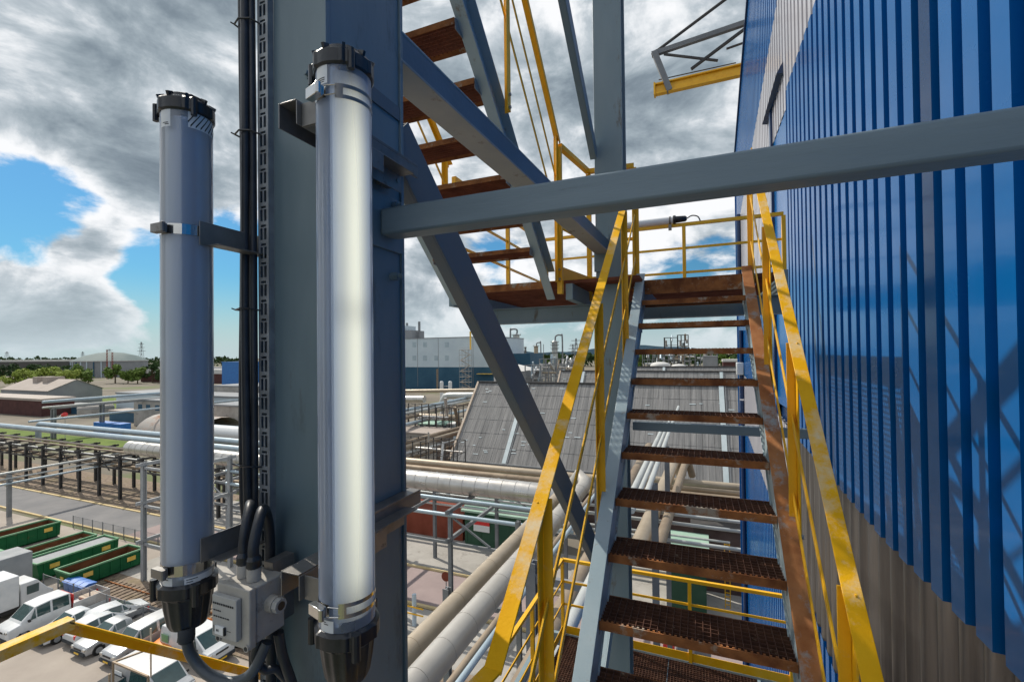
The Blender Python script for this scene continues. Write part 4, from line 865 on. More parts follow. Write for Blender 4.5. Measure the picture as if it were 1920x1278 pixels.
# ---- fences
def fence(label, x0, x1, y, h, n, mesh='rack'):
    t = thing('wire_fence', label, 'fence', ((x0+x1)/2, y, 0))
    for k in range(n+1): x = x0+(x1-x0)*k/n; MB().box(x-.035, x+.035, y-.035, y+.035, 0, h+.05).build('post', 'rack', t)
    m_ = MB(); m_.box(x0, x1, y-.012, y+.012, h-.02, h+.01); m_.box(x0, x1, y-.012, y+.012, .1, .13); k = x0
    while k < x1: m_.box(k, k+.010, y-.004, y+.004, .13, h-.02); k += .12
    m_.build('wire_mesh', mesh, t)
fence('low mesh fence along the near side of the road beyond the skips', -69, -45, 30.35, 1.35, 12)
fence('mesh fence between the parked row and the railway track', -52.3, -31.5, 21.0, 1.55, 9, 'rack_light')

# ---- small yard furniture
t = thing('parking_sign', 'blue parking sign with a white mark on a short grey post', 'sign', (-37, 20.6, .03)); q = AY(311, 1168, 20.75)
t.location = (q.x, q.y, 0)
MB().tube([(q.x, q.y, 0), (q.x, q.y, q.z-.3)], .035, 8).build('post', 'rack', t)
pl = MB().bar((q.x-.30, q.y-.02, q.z), (q.x+.30, q.y-.02, q.z), .03, .62).build('sign_plate', 'bluecont', t)
m_ = MB(); yy = q.y-.045; m_.box(q.x-.12, q.x-.05, yy, yy+.006, q.z-.2, q.z+.2); m_.box(q.x-.05, q.x+.08, yy, yy+.006, q.z+.14, q.z+.2); m_.box(q.x-.05, q.x+.08, yy, yy+.006, q.z-.02, q.z+.04); m_.box(q.x+.08, q.x+.14, yy, yy+.006, q.z-.02, q.z+.2); m_.build('letter', 'sticker', t)
q = G(303, 1200); t = thing('electric_cabinet', 'dark green electric cabinet standing by the silver compact van', 'cabinet', (q.x, q.y, 0))
MB().box(q.x-.35, q.x+.35, q.y-.3, q.y+.3, 0, 1.45).build('cabinet_body', 'hutgreen', t, bevel=.02); MB().box(q.x-.4, q.x+.4, q.y-.35, q.y+.35, 1.46, 1.52).build('cabinet_roof', 'rack', t)
MB().box(q.x-.28, q.x+.28, q.y-.325, q.y-.301, .15, 1.3).build('cabinet_door', 'rack_dark', t)
q = G(283, 1330); t = tag(MB().tube([(q.x, q.y, 0), (q.x, q.y, 4.6)], .045, 10).build('flag_pole', 'verge'), 'thin pale pole standing in front of the silver window van', 'pole')
A = AY(212, 1240, 14.2); Bq = AY(278, 1268, 14.2)
t = thing('yard_barrier', 'rusty tubular barrier frame at the bottom edge of the yard', 'barrier', (A.x, A.y, 0))
for (p, r_) in (((A.x, 14.2), 0), ((Bq.x, 14.2), 0), ((A.x+.9, 13.6), 0)): MB().box(p[0]-.04, p[0]+.04, p[1]-.04, p[1]+.04, 0, A.z).build('post', 'pipe_brown', t)
MB().bar((A.x, 14.2, A.z), (Bq.x, 14.2, A.z), .08, .08).build('top_bar', 'pipe_brown', t); MB().bar((A.x, 14.2, A.z-.02), (A.x+.5, 15.4, A.z-.02), .08, .08).build('top_bar', 'pipe_brown', t)

# ================================================================== PIPE RACKS
def tpipe(label, py, px, y, r, x0, x1, m, group=None, bends=(), flange=0):
    z = AY(px, py, y).z; P = [(x0, y, z), (x1, y, z)]
    if 'down0' in bends: P = [(x0-r*1.5, y, z-3.5), (x0-r*1.5, y, z-r*1.6), (x0-r*1.1, y, z-r*.6), (x0-r*.2, y, z)]+P[1:]
    t = thing('pipeline', label, 'pipe', ((x0+x1)/2, y, z), group)
    m_ = MB().tube(P, r, 16)
    if flange:
        x = x0+1
        while x < x1: m_.tube([(x, y, z), (x+.10, y, z)], r*1.035, 16); x += flange
    m_.build('pipe', m, t)
    return z
def spipe(label, px, py, x, r, y0, y1, m, flange=0, z=None, ext=None):
    z = AX(px, py, x).z if z is None else z; P = [(x, y0, z), (x, y1, z)]
    if ext: P = P+ext
    t = thing('pipeline', label, 'pipe', (x, (y0+y1)/2, z))
    m_ = MB().tube(P, r, 20)
    if flange:
        y = y0+.7
        while y < y1: m_.tube([(x, y, z), (x, y+.05, z)], r*1.02, 20); y += flange
    m_.build('pipe', m, t)
    return z
def rack(label, xs, ys, tops, m='rack', braces=True, w=.28, lv=None, across=False):
    """portal frames; xs x ys columns"""
    t = thing('pipe_rack', label, 'pipe rack', (sum(xs)/len(xs), ys[0], 0))
    for x in xs:
        for y in ys:
            c = MB(); c.box(x-w/2, x+w/2, y-w/2, y-w/2+.04, 0, tops); c.box(x-w/2, x+w/2, y+w/2-.04, y+w/2, 0, tops); c.box(x-.02, x+.02, y-w/2+.041, y+w/2-.041, 0, tops); c.build('column', m, t)
        if len(ys) > 1 and not across:
            for z in (lv or (tops-.15, tops-1.6)): MB().bar((x, ys[0]-.6, z), (x, ys[-1]+.6, z), .2, .28).build('cross_beam', m, t)
    for y in ys:
        for z in (lv or (tops-.15, tops-1.6)): MB().bar((min(xs), y, z-.3), (max(xs), y, z-.3), .16, .2).build('long_beam', m, t)
        if braces:
            for a, c in list(zip(xs, xs[1:]))[::2]: MB().bar((a, y, tops-.5), (a+(c-a)*.5, y, tops-2.4), .12, .12).build('brace', m, t)
    return t
# middle bridge over the road
zA = tpipe('thick shiny lagged pipe crossing over the road, largest of the pipes', 906, 850, 33.6, .78, -64, -9.6, 'pipe_alu', flange=1.15)
tpipe('upper beige pipe running along the foot of the grey slate roof', 872, 850, 45.5, .42, -62, 12, 'pipe_beige', flange=6)
tpipe('second beige pipe, just below the upper one at the foot of the slate roof', 885, 850, 44.5, .40, -62, 12, 'pipe_brown', flange=6)
tpipe('thin beige pipe under the two beige pipes by the slate roof', 894, 850, 43.4, .2, -62, 12, 'pipe_beige')
for (py, y, r, m, lab) in ((936, 30.0, .13, 'pipe_blue', 'upper thin blue grey pipe carried across the front of the pipe rack'), (966, 30.0, .15, 'pipe_blue', 'lower thin blue grey pipe carried across the front of the pipe rack'), (928, 38.7, .09, 'pipe_white', 'thin white pipe behind the front of the rack over the road'), (948, 38.7, .09, 'pipe_white', 'thin white pipe above the green hut')):
    tpipe(lab, py, 850, y, r, -42, -8 if y < 35 else 2, m)
rack('grey steel pipe rack straddling the road in the middle of the picture', (-45, -38, -31, -24.3, -17.6, -11), (30.2, 38.7), zA-.85, lv=(zA-.98, zA-3.1))
# two big pipes turning towards us
zW = spipe('broad pale pipe with joint rings sweeping towards us, right of the tan pipe', 850, 1200, -7.7, .47, 3, 31.6, 'pipe_warm', 1.5, ext=[(-7.75, 32.6, zA*0+AX(850, 1200, -7.7).z+.15), (-8.3, 33.3, AX(850, 1200, -7.7).z+.45), (-9.6, 33.6, zA)])
zT = spipe('tan pipe running towards us beside the broad pale one', 800, 1185, -9.35, .38, 3, 37, 'pipe_beige', 3.2)
spipe('thin dark pipe low beside the broad pale pipe, on the side of the stairs', 905, 1200, -6.6, .13, 3, 34, 'pipe_brown')
spipe('second thin grey pipe beside the broad pale pipe', 925, 1190, -6.25, .10, 3, 34, 'pipe_blue')
spipe('brown pipe seen through the lower left handrail', 1085, 1090, -3.6, .30, 5, 36, 'pipe_brown', 2.5)
spipe('pale blue pipe next to the brown one seen through the left handrail', 1075, 1160, -2.7, .15, 5, 36, 'pipe_white', 3)
rack('grey steel frames under the pipes that run towards us', (-10.4, -6.0), (9, 17.5, 26), zW-.75, braces=False, lv=(zW-.9,), across=True)
rack('grey steel frames under the pipes below the stairs', (-4.4, -1.9), (12, 21, 29.5), 14.2, braces=False, lv=(14.05,), across=True)
# pair of pipes over the hut, seen between the treads
a = AY(1262, 862, 43); b_ = AY(1195, 1030, 24)
for k, (r, m, dx, lab) in enumerate(((.45, 'pipe_beige', 0, 'beige pipe slanting down in front of the slate roof, seen between the treads'), (.30, 'pipe_brown', .95, 'darker pipe beside the slanting beige one, seen between the treads'))):
    t = tag(MB().tube([(b_.x+dx, b_.y, b_.z), (a.x+dx*1.0, a.y, a.z-.4), (a.x+dx+.3, a.y+.6, a.z-.2), (a.x+dx+.6, a.y+1.4, a.z-1.6)], r, 16).build('pipeline', m), lab, 'pipe')
for (px, py, r, lab) in ((1192, 940, .10, 'pale pipe low left of the slanting beige pipe'), (1203, 950, .10, 'second pale pipe low left of the slanting beige pipe')):
    spipe(lab, px, py, -2.2 if px < 1200 else -1.7, r, 16, 42, 'pipe_white')
for (py, lab, m) in ((905, 'beige pipe behind the treads, just under the slate eaves', 'pipe_beige'), (968, 'thin white pipe above the ground behind the treads', 'pipe_white'), (985, 'second thin white pipe behind the treads', 'pipe_white'), (1018, 'white rail pipe behind the lower treads', 'pipe_white')):
    tpipe(lab, py, 1300, 42.6 if py < 930 else 31.0 if py < 1000 else 27.5, .10 if py > 930 else .3, -8 if py > 930 else -7, 9, m)
# left racks
for (py, y, r, m, x0, lab) in ((801, 44.5, .42, 'pipe_blue', -112, 'farther of the two thick pale blue pipes on the left rack'), (812, 41.5, .42, 'pipe_blue', -130, 'nearer of the two thick pale blue pipes on the left rack'), (832, 41.0, .20, 'pipe_beige', -140, 'upper thin beige pipe of the left rack'), (838, 39.8, .14, 'pipe_brown', -140, 'thin brown pipe just below the beige one on the left rack'),
                           (849, 39.0, .20, 'pipe_white', -140, 'pale pipe along the lower deck of the left rack'), (857, 40.2, .16, 'pipe_brown', -140, 'brown pipe deep inside the left rack'), (862, 41.5, .22, 'pipe_brown', -140, 'thick brown pipe at the back of the lower deck'), (868, 38.7, .14, 'pipe_beige', -140, 'lowest beige pipe on the front of the left rack')):
    tpipe(lab, py, 150, y, r, x0, -46, m, bends=('down0',) if r > .4 else ())
rack('long dark pipe rack on the left carrying the blue grey pipes', tuple(-132+k*5.1 for k in range(17)), (38.6, 43.0), 6.3, 'rack_dark', w=.34, lv=(6.1, 4.6))
rack('light grey tower frame left of the unlit lamp, in front of the road', (-46.4, -41.5), (25.4, 30.0), 10.6, 'rack_light', braces=False, w=.34, lv=(10.4, 7.0, 3.6))
rack('light grey tower frame right of the unlit lamp', (-48.2, -44.6), (34.6, 37.6), 9.4, 'rack_light', braces=False, w=.34, lv=(9.2, 6.4, 3.5))
for (px, py, x, r, m, y0, lab) in ((80, 875, -81.6, .16, 'pipe_white', 24, 'upper pale pipe on the single post at the far left'), (80, 885, -81.2, .10, 'pipe_white', 24, 'thin pipe in the middle on the single post at the far left'), (60, 898, -81.0, .13, 'pipe_blue', 24, 'lower grey pipe on the single post at the far left'),
                                (150, 748, -150, .35, 'pipe_blue', 60, 'long pale pipe bridge in front of the grey gabled shed'), (150, 758, -150, .25, 'pipe_white', 60, 'second pipe of the bridge in front of the gabled shed'), (200, 775, -120, .22, 'pipe_blue', 46, 'grey pipe passing behind the windsock')):
    spipe(lab, px, py, x, r, y0, 44 if x > -100 else 96, m)
t = thing('pipe_support', 'single grey post carrying pipes beside the road at the far left', 'post', (-81.4, 29.4, 0)); MB().box(-81.6, -81.2, 29.2, 29.6, 0, AX(80, 875, -81.6).z-.2).build('post', 'rack', t); MB().box(-82.2, -80.6, 29.3, 29.5, AX(80, 885, -81.2).z-.35, AX(80, 885, -81.2).z-.15).build('arm', 'rack', t)
rack('far pipe bridge posts in front of the gabled shed', (-150.4, -149.2), (62, 72, 84, 94), AX(150, 758, -150).z-.2, braces=False, lv=(AX(150, 758, -150).z-.4,), w=.5)
hz_ = [(-60, 46.5, 'pipe_white'), (-58, 48, 'pipe_blue')]
t = thing('storage_vessel', 'long white horizontal vessel on saddles, just right of the unlit lamp', 'tank', (-60, 50, 0)); a = AY(400, 810, 50); b_ = AY(480, 798, 50); zc = a.z
MB().tube([(a.x-.8, 50, zc), (a.x-.3, 50, zc), (a.x, 50, zc), (b_.x, 50, zc), (b_.x+.5, 50, zc)], [.4, 1.0, 1.25, 1.25, .8], 28).build('vessel', 'white', t)
for f in (.2, .8): x = a.x+(b_.x-a.x)*f; MB().box(x-.2, x+.2, 49.2, 50.8, 0, zc-.9).build('saddle', 'rack', t)

# ================================================================== BUILDINGS AND PLANT
def gable(name, label, x0, x1, y0, y1, ze, zr, wm, rm, ridge='x', cat='building', over=.3, parts=()):
    t = thing(name, label, cat, ((x0+x1)/2, (y0+y1)/2, 0))
    b = MB()
    if ridge == 'x':
        ym = (y0+y1)/2; b.prism([(x0, y0, 0), (x0, y0, ze), (x0, ym, zr), (x0, y1, ze), (x0, y1, 0)], (x1-x0, 0, 0)); b.build('wall', wm, t)
        s = (zr-ze)/(ym-y0)
        for (ya, za) in ((y0-over, ze-over*s), (y1+over, ze-over*s)):
            r = MB(); r.prism([(x0-over, ya, za+.05), (x0-over, ym, zr+.05), (x0-over, ym, zr+.25), (x0-over, ya, za+.25)], (x1-x0+2*over, 0, 0)); r.build('roof', rm, t)
    else:
        xm = (x0+x1)/2; b.prism([(x0, y0, 0), (x0, y0, ze), (xm, y0, zr), (x1, y0, ze), (x1, y0, 0)], (0, y1-y0, 0)); b.build('wall', wm, t)
        s = (zr-ze)/(xm-x0)
        for (xa, za) in ((x0-over, ze-over*s), (x1+over, ze-over*s)):
            r = MB(); r.prism([(xa, y0-over, za+.05), (xm, y0-over, zr+.05), (xm, y0-over, zr+.3), (xa, y0-over, za+.3)], (0, y1-y0+2*over, 0)); r.build('roof', rm, t)
    return t
def flat(name, label, x0, x1, y0, y1, h, wm, rm, cat='building', par=.3):
    t = thing(name, label, cat, ((x0+x1)/2, (y0+y1)/2, 0))
    MB().box(x0, x1, y0, y1, 0, h).build('wall', wm, t); MB().box(x0-.25, x1+.25, y0-.25, y1+.25, h+.01, h+par).build('roof', rm, t); return t
def windows(t, xs, y, z0, z1, w_, m='wallnavy', side='y', name='window'):
    for x in xs:
        b = MB()
        if side == 'y': b.box(x-w_/2, x+w_/2, y-.06, y-.01, z0, z1)
        else: b.box(y+.01, y+.06, x-w_/2, x+w_/2, z0, z1)
        b.build(name, m, t)

# slate halls: near eave at y 52, ridge running along x
E_ = G(845, 862, 6.0); x_l = E_.x; zr = 15.2
for _ in range(60):
    q = G(900, 717, zr); zr += -.06 if q.x > x_l else .06
ye, yr = E_.y, G(900, 717, zr).y
xr_ = AY(1383, 720, yr).x+6
def slate_hall(label, x0, x1, ya, yb, ze, zr, strips, n):
    t = thing('slate_hall', label, 'hall', ((x0+x1)/2, yb, 0)); yc = 2*yb-ya
    MB().prism([(x0+.3, ya+.4, 0), (x0+.3, ya+.4, ze), (x0+.3, yb, zr-.3), (x0+.3, yc-.4, ze), (x0+.3, yc-.4, 0)], (x1-x0-.6, 0, 0)).build('wall', 'brickgrey', t)
    nr = 26; L_ = math.hypot(yb-ya, zr-ze); nx = max(4, int((x1-x0)/.62))
    r = MB()                                               # overlapping courses of sheets, each a little out of line
    rows = 6
    for j in range(rows):
        for i in range(nx):
            u0, u1 = j/rows, (j+1)/rows; xa = x0+(x1-x0)*i/nx; xb = x0+(x1-x0)*(i+1)/nx
            lift = .05+random.uniform(-.008, .008)+(.01 if i % 4 == 0 else 0)
            P = lambda x, u, l: (x, ya+(yb-ya)*u-l*.6, ze+(zr-ze)*u+l)
            r.prism([P(xa+.012, u0, lift+.022), P(xb-.012, u0, lift+.022), P(xb-.012, u1, lift), P(xa+.012, u1, lift)], (0, .012, -.025))
    r.build('roof', 'slate', t)
    dp = MB()
    for k in range(int((x1-x0)*1.6)):
        u = random.uniform(.05, .95); x = random.uniform(x0+.5, x1-1.2); wd = random.uniform(.35, .8); l = .10
        dp.prism([(x, ya+(yb-ya)*u-l*.6, ze+(zr-ze)*u+l), (x+wd, ya+(yb-ya)*u-l*.6, ze+(zr-ze)*u+l), (x+wd, ya+(yb-ya)*(u+.008)-l*.6, ze+(zr-ze)*(u+.008)+l), (x, ya+(yb-ya)*(u+.008)-l*.6, ze+(zr-ze)*(u+.008)+l)], (0, .012, -.02))
    tag(dp.build('sheet_clips', 'strip', t), kind='stuff')
    MB().quad((x0, yb, zr), (x1, yb, zr), (x1, yc, ze), (x0, yc, ze)).build('rear_roof', 'slate', t)
    MB().bar((x0-.12, ya-.1, ze+.1), (x0-.12, yb, zr+.1), .28, .32).build('verge_board', 'verge', t)
    MB().bar((x0, yb, zr+.12), (x1, yb, zr+.12), .5, .22).build('ridge_cap', 'rack_dark', t)
    MB().bar((x0, ya-.15, ze+.02), (x1, ya-.15, ze+.02), .25, .2).build('gutter', 'rack', t)
    for xs in strips:
        MB().bar((xs, ya-.02, ze+.17), (xs, yb-.1, zr+.17), .55, .04).build('translucent_strip', 'strip', t)
        MB().bar((xs+.45, ya-.02, ze+.15), (xs+.45, yb-.1, zr+.15), .10, .05).build('flashing', 'rack', t)
    return t
xs1 = AY(988, 722, yr).x; xs2 = AY(1352, 725, yr).x
slate_hall('steep grey fibre cement roof filling the middle, nearest hall behind the stairs', x_l, xr_, ye, yr, 6.0, zr, (xs1, xs2), 13)
y2 = AY(1040, 697, 1).y
def y_at(px, py, z):
    return G(px, py, z).y
yr2 = y_at(1120, 696, zr+.25); xl2 = G(1043, 697, zr+.25).x
slate_hall('second grey slate hall, its ridge showing above the nearest roof', xl2, xr_+18, yr2-(yr-ye), yr2, 6.0, zr+.25, (AY(1095, 700, yr2).x, AY(1352, 700, yr2).x), 12)
yr3 = y_at(1250, 688, zr+.6)
slate_hall('third and farthest slate hall with a white ridge rail', G(1185, 688, zr+.6).x, xr_+40, yr3-(yr-ye), yr3, 6.5, zr+.6, (G(1245, 688, zr+.6).x,), 10)
# huts by the rack
q0, q1 = G(872, 1022), G(1005, 1045)
t = thing('green_hut', 'dark green hut with a pale green low roof and a red and white sign', 'hut', (q0.x+4, q0.y+1.5, 0))
MB().box(q0.x, q0.x+8.0, q0.y, q0.y+4.5, 0, 3.6).build('wall', 'hutgreen', t)
m_ = MB(); m_.prism([(q0.x-.3, q0.y-.3, 3.62), (q0.x+8.3, q0.y-.3, 3.62), (q0.x+8.3, q0.y+4.8, 5.1), (q0.x-.3, q0.y+4.8, 5.1)], (0, 0, .18)); m_.build('roof', 'hutroof', t)
for k in range(5): MB().box(q0.x+1.6*k+.2, q0.x+1.6*k+.3, q0.y-.05, q0.y-.003, .1, 3.5).build('wall_batten', 'hutgreen', t)
s_ = AY(903, 984, q0.y-.1); MB().box(s_.x-.9, s_.x+.9, q0.y-.16, q0.y-.06, s_.z+.0, s_.z+.6).build('red_sign_board', 'redsign', t); MB().box(s_.x-.9, s_.x+.9, q0.y-.16, q0.y-.06, s_.z-.65, s_.z-.002).build('white_sign_board', 'sticker', t)
s_ = MB(); 
t = flat('red_container', 'long red brown container left of the green hut, behind the pipe rack', q0.x-8.0, q0.x-.7, q0.y+.8, q0.y+3.6, 2.9, 'redbrown', 'redbrown', 'container', .08)
t = flat('green_hut', 'small hut with a pale green roof seen between the lower treads', AY(1258, 960, 40).x, AY(1292, 960, 40).x+1.2, 36.8, 41, 4.6, 'hutgreen', 'hutroof', 'hut', .2)
t = flat('workshop', 'dark low workshop wall seen between the lower treads, right of the small green hut', AY(1300, 960, 42).x, 9, 41.5, 46, 5.2, 'brickgrey', 'rack_dark', 'building', .2)
windows(t, (AY(1320, 960, 42).x, AY(1350, 960, 42).x), 41.5, 1.2, 3.4, 1.4, 'rack_dark')
# ladder like yellow marker and people on the lower ground
t = thing('ladder', 'yellow runged ladder standing on the paving, seen through the lower treads', 'ladder', (0, 0, 0)); q = G(1365, 1140); t.location = (q.x, q.y, 0)
for sx in (-.18, .18): MB().box(q.x+sx-.03, q.x+sx+.03, q.y-.03, q.y+.03, 0, 5.2).build('rail', 'yellow', t)
for k in range(16): MB().box(q.x-.149, q.x+.149, q.y-.02, q.y+.02, .25+k*.31, .31+k*.31).build('rung', 'yellow', t)
q = G(837, 1130); t = thing('round_sign', 'small round dark sign on a thin post beside the reddish road', 'sign', (q.x, q.y, 0)); MB().tube([(q.x, q.y, 0), (q.x, q.y, 2.0)], .04, 8).build('post', 'rack', t); MB().tube([(q.x, q.y-.05, 2.15), (q.x, q.y-.09, 2.15)], .38, 20).build('sign_disc', 'redbrown', t)

# tall pale and navy hall left of centre
yh = 218; cA = AY(700, 637, yh); cB = AY(925, 633, yh); zt_ = cA.z; zband = AY(840, 688, yh).z
t = thing('process_hall', 'tall hall, pale blue above and navy below, behind the pipes left of the slate roof', 'building', ((cA.x+cB.x)/2, yh+20, 0))
MB().box(cA.x-30, cB.x, yh, yh+45, 0, zband).build('lower_wall', 'wallnavy', t); MB().box(cA.x-30, cB.x+.01, yh-.05, yh+45, zband+.01, zt_).build('upper_wall', 'wallpale', t)
MB().box(cA.x-30.2, cB.x+.3, yh-.3, yh+45.2, zt_+.01, zt_+.35).build('roof', 'wallgrey', t)
MB().box(cB.x+.02, cB.x+14, yh+18, yh+40, 0, zt_-9).build('side_annex', 'wallnavy', t)
for px in (783, 822, 887): q = AY(px, 660, yh); MB().box(q.x-.10, q.x+.10, yh-.14, yh-.06, 2, zt_).build('wall_joint', 'wallgrey', t)
for (px, py) in ((797, 646), (838, 646), (797, 671), (818, 671), (838, 671), (777, 646), (777, 671)):
    q = AY(px, py, yh); MB().box(q.x-1.2, q.x+1.2, yh-.12, yh-.06, q.z-1.4, q.z+1.4).build('louvre', 'pipe_blue', t)
q = AY(820, 705, yh); MB().box(q.x-.5, q.x+.5, yh-.2, yh-.05, 0, q.z+4).build('downpipe', 'pipe_brown', t)
# rooftop plant and stacks
q = AY(772, 637, yh+22); t = thing('roof_plant', 'grey plant room with two thin stacks on the roof of the pale blue hall', 'roof plant', (q.x, yh+22, zt_))
MB().box(q.x-14, q.x+4, yh+16, yh+30, zt_+.4, zt_+6).build('plant_room', 'wallgrey', t); MB().box(q.x-10, q.x-1, yh+18, yh+28, zt_+6.01, zt_+9).build('air_handler', 'wallpale', t)
for px, h in ((763, 11), (786, 11.5)): w_ = AY(px, 600, yh+22); MB().tube([(w_.x, yh+22, zt_+.4), (w_.x, yh+22, zt_+h)], .75, 12).build('stack', 'rack', t)
for k in range(6): MB().box(q.x-13+k*2.6, q.x-12.8+k*2.6, yh+15.7, yh+15.9, zt_+6, zt_+7.1).build('rail_post', 'rack', t)
# scaffold stair tower
q = AY(874, 720, yh-9); m1 = mpp(q); sx0, sx1 = q.x-2.8, q.x+2.8; zt2 = AY(874, 655, yh-9).z
t = thing('scaffold_tower', 'scaffold stair tower with yellow boards standing against the pale blue hall', 'scaffold', (q.x, yh-9, 0))
for x in (sx0, (sx0+sx1)/2+.8, sx1):
    for y in (yh-11, yh-8): MB().tube([(x, y, 0), (x, y, zt2)], .09, 6).build('standard', 'galv', t)
lv = 8
for k in range(1, lv+1):
    z = zt2*k/lv; m_ = MB()
    for y in (yh-11, yh-8): m_.tube([(sx0, y, z), (sx1, y, z)], .07, 5); m_.tube([(sx0, y, z+.9), (sx1, y, z+.9)], .05, 5)
    m_.build('ledger', 'galv', t); MB().box(sx0, sx1, yh-11, yh-8, z-.2, z-.1).build('deck', 'verge', t)
    MB().bar((sx0, yh-9.6, z-zt2/lv), (sx1-.5, yh-9.6, z-.15), .8, .12, ).build('stair_run', 'verge', t) if k % 2 else MB().bar((sx1, yh-9.6, z-zt2/lv), (sx0+.5, yh-9.6, z-.15), .8, .12).build('stair_run', 'verge', t)
w_ = AY(880, 632, yh-9); MB().box(w_.x-.4, w_.x+.4, yh-8, yh-7.6, zt2, w_.z+3).build('mast', 'label', t)
pl = AY(900, 700, yh-2); MB().box(sx1+.2, cB.x, yh-3, yh-.3, pl.z-.3, pl.z).build('walkway', 'label', t)

# columns and plant on the skyline
def pcol(px, py_top, py_bot, wpx, y, label, m='pipe_white', neck=None, platforms=(), name='distillation_column'):
    a = AY(px, py_top, y); s = mpp(a); r = wpx*s/2
    t = thing(name, label, 'column', (a.x, y, 0))
    MB().tube([(a.x, y, 0), (a.x, y, a.z-r*.5), (a.x, y, a.z)], [r, r, r*.5], 18).build('shell', m, t)
    for (f, ex) in platforms:
        z = a.z*f; MB().tube([(a.x, y, z), (a.x, y, z+.3)], r*1.45, 14).build('platform', 'rack_dark', t)
        rr = MB()
        for k in range(10): an = k*math.pi/5; rr.tube([(a.x+r*1.42*math.cos(an), y+r*1.42*math.sin(an), z+.3), (a.x+r*1.42*math.cos(an), y+r*1.42*math.sin(an), z+1.4)], .06, 4)
        rr.build('railing', 'pipe_brown', t)
    if neck:
        d, h = neck; P = [(a.x+r*.2, y, a.z), (a.x+r*.3, y, a.z+h*.7), (a.x+r*.3+d*.3, y, a.z+h), (a.x+d*.8, y, a.z+h*.95), (a.x+d, y, a.z+h*.5), (a.x+d, y, max(2, a.z-22))]
        MB().tube(spline(P, 5), r*.26, 10).build('vapour_line', 'rack', t)
    return t
pcol(968, 626, 690, 12, 300, 'tall pale distillation column with a hooped pipe at its top, left of the long brace', neck=(-4.5, 3.5), platforms=((.97, 1), (.8, 1), (.6, 1)))
pcol(1005, 648, 690, 8, 310, 'shorter stone coloured column with a curved pipe, between the two tall columns', 'pipe_beige', neck=(3.6, 2.2), platforms=((.98, 1),))
pcol(1040, 638, 690, 11, 300, 'tall banded column with a big curved pipe on its right', 'pipe_white', neck=(5.4, 3.6), platforms=((.95, 1), (.88, 1), (.8, 1), (.7, 1)))
pcol(985, 650, 690, 3.5, 320, 'slim dark column beside the stone coloured one', 'rack', platforms=((.96, 1), (.85, 1)))
pcol(1019, 645, 685, 1.2, 330, 'thin mast between the refinery columns', 'rack', name='mast')
def steel_frame(label, px0, px1, py_top, py_bot, y, nx, nz, m='rack', vessels=0, depth=8, name='process_structure'):
    hw = min(.28, y*.0011)
    a = AY(px0, py_bot, y); b_ = AY(px1, py_top, y); t = thing(name, label, 'process plant', ((a.x+b_.x)/2, y, max(0, a.z))); s = mpp(a); z0 = max(0, a.z)
    for i in range(nx+1):
        x = a.x+(b_.x-a.x)*i/nx
        for yy in (y, y+depth): MB().box(x-hw, x+hw, yy-hw, yy+hw, 0, b_.z).build('column', m, t)
    for k in range(nz+1):
        z = z0+(b_.z-z0)*k/nz; m_ = MB(); m_.box(a.x, b_.x, y-hw*.9, y+hw*.9, z-hw, z); m_.box(a.x, b_.x, y+depth-hw*.9, y+depth+hw*.9, z-hw, z)
        for i in range(nx+1): x = a.x+(b_.x-a.x)*i/nx; m_.box(x-hw*.7, x+hw*.7, y+hw*.9+.01, y+depth-hw*.9-.01, z-hw, z)
        m_.build('deck_frame', m, t)
    for k in range(vessels):
        x = random.uniform(a.x+1, b_.x-1); z = random.uniform(z0, b_.z-2); r = random.uniform(.15, .4)*(y/100)**.7
        if k % 3: MB().tube([(x, y+random.uniform(1, depth-1), z), (x, y+random.uniform(1, depth-1), z+random.uniform(2, 5))], r, 12).build('vessel', random.choice(['pipe_alu', 'white', 'pipe_blue', 'pipe_brown']), t)
        else: yy = y+random.uniform(1, depth-1); MB().tube([(x-2.5, yy, z+1), (x+2.5, yy, z+1)], r*.8, 12).build('vessel', random.choice(['pipe_alu', 'white', 'pipe_beige']), t)
    return t
steel_frame('open grey pipe structure below the banded column', 1012, 1085, 672, 700, 190, 7, 3, 'rack', 22, 9)
steel_frame('dense cluster of small vessels and pipes left of the second slate roof', 985, 1075, 684, 716, 150, 6, 3, 'rack', 20, 8)
steel_frame('tall open silo frame on the skyline behind the upper treads, left half', 1246, 1270, 632, 690, 380, 2, 4, 'rack_dark', 5, 8)
steel_frame('tall dense silo frame on the skyline behind the upper treads, right half', 1271, 1290, 627, 690, 380, 3, 6, 'rack_dark', 12, 8)
steel_frame('low crowded plant on the skyline under the silo frame', 1205, 1345, 657, 690, 330, 14, 2, 'rack', 46, 12)
q = AY(1328, 666, 300); flat('grey_block', 'plain grey block right of the crowded plant on the skyline', AY(1318, 668, 300).x, AY(1345, 668, 300).x, 300, 315, AY(1330, 668, 300).z, 'wallgrey', 'wallgrey')
q = AY(1366, 676, 260); flat('red_building', 'small dark red building with a white roof at the edge of the blue wall', AY(1356, 676, 260).x, AY(1392, 676, 260).x, 260, 272, AY(1366, 678, 260).z, 'brick', 'roofwhite', par=1.2)
for i, (px, py, wpx) in enumerate(((1238, 678, 36), (1272, 682, 26))):
    a = AY(px, py, 230); s = mpp(a); r = wpx*s/2; t = thing('storage_tent', ['larger white domed storage tent under the crowded plant', 'smaller white domed storage tent, right of the larger one'][i], 'tent', (a.x, 230, 0))
    m_ = MB(); prof = [(r*math.cos(u*math.pi/2/6), max(0, a.z-r*.35)+r*.35*math.sin(u*math.pi/2/6)) for u in range(7)]; m_.lathe((a.x, 230, 0), [(r, 0)]+prof, 24); m_.build('membrane', 'roofwhite', t)
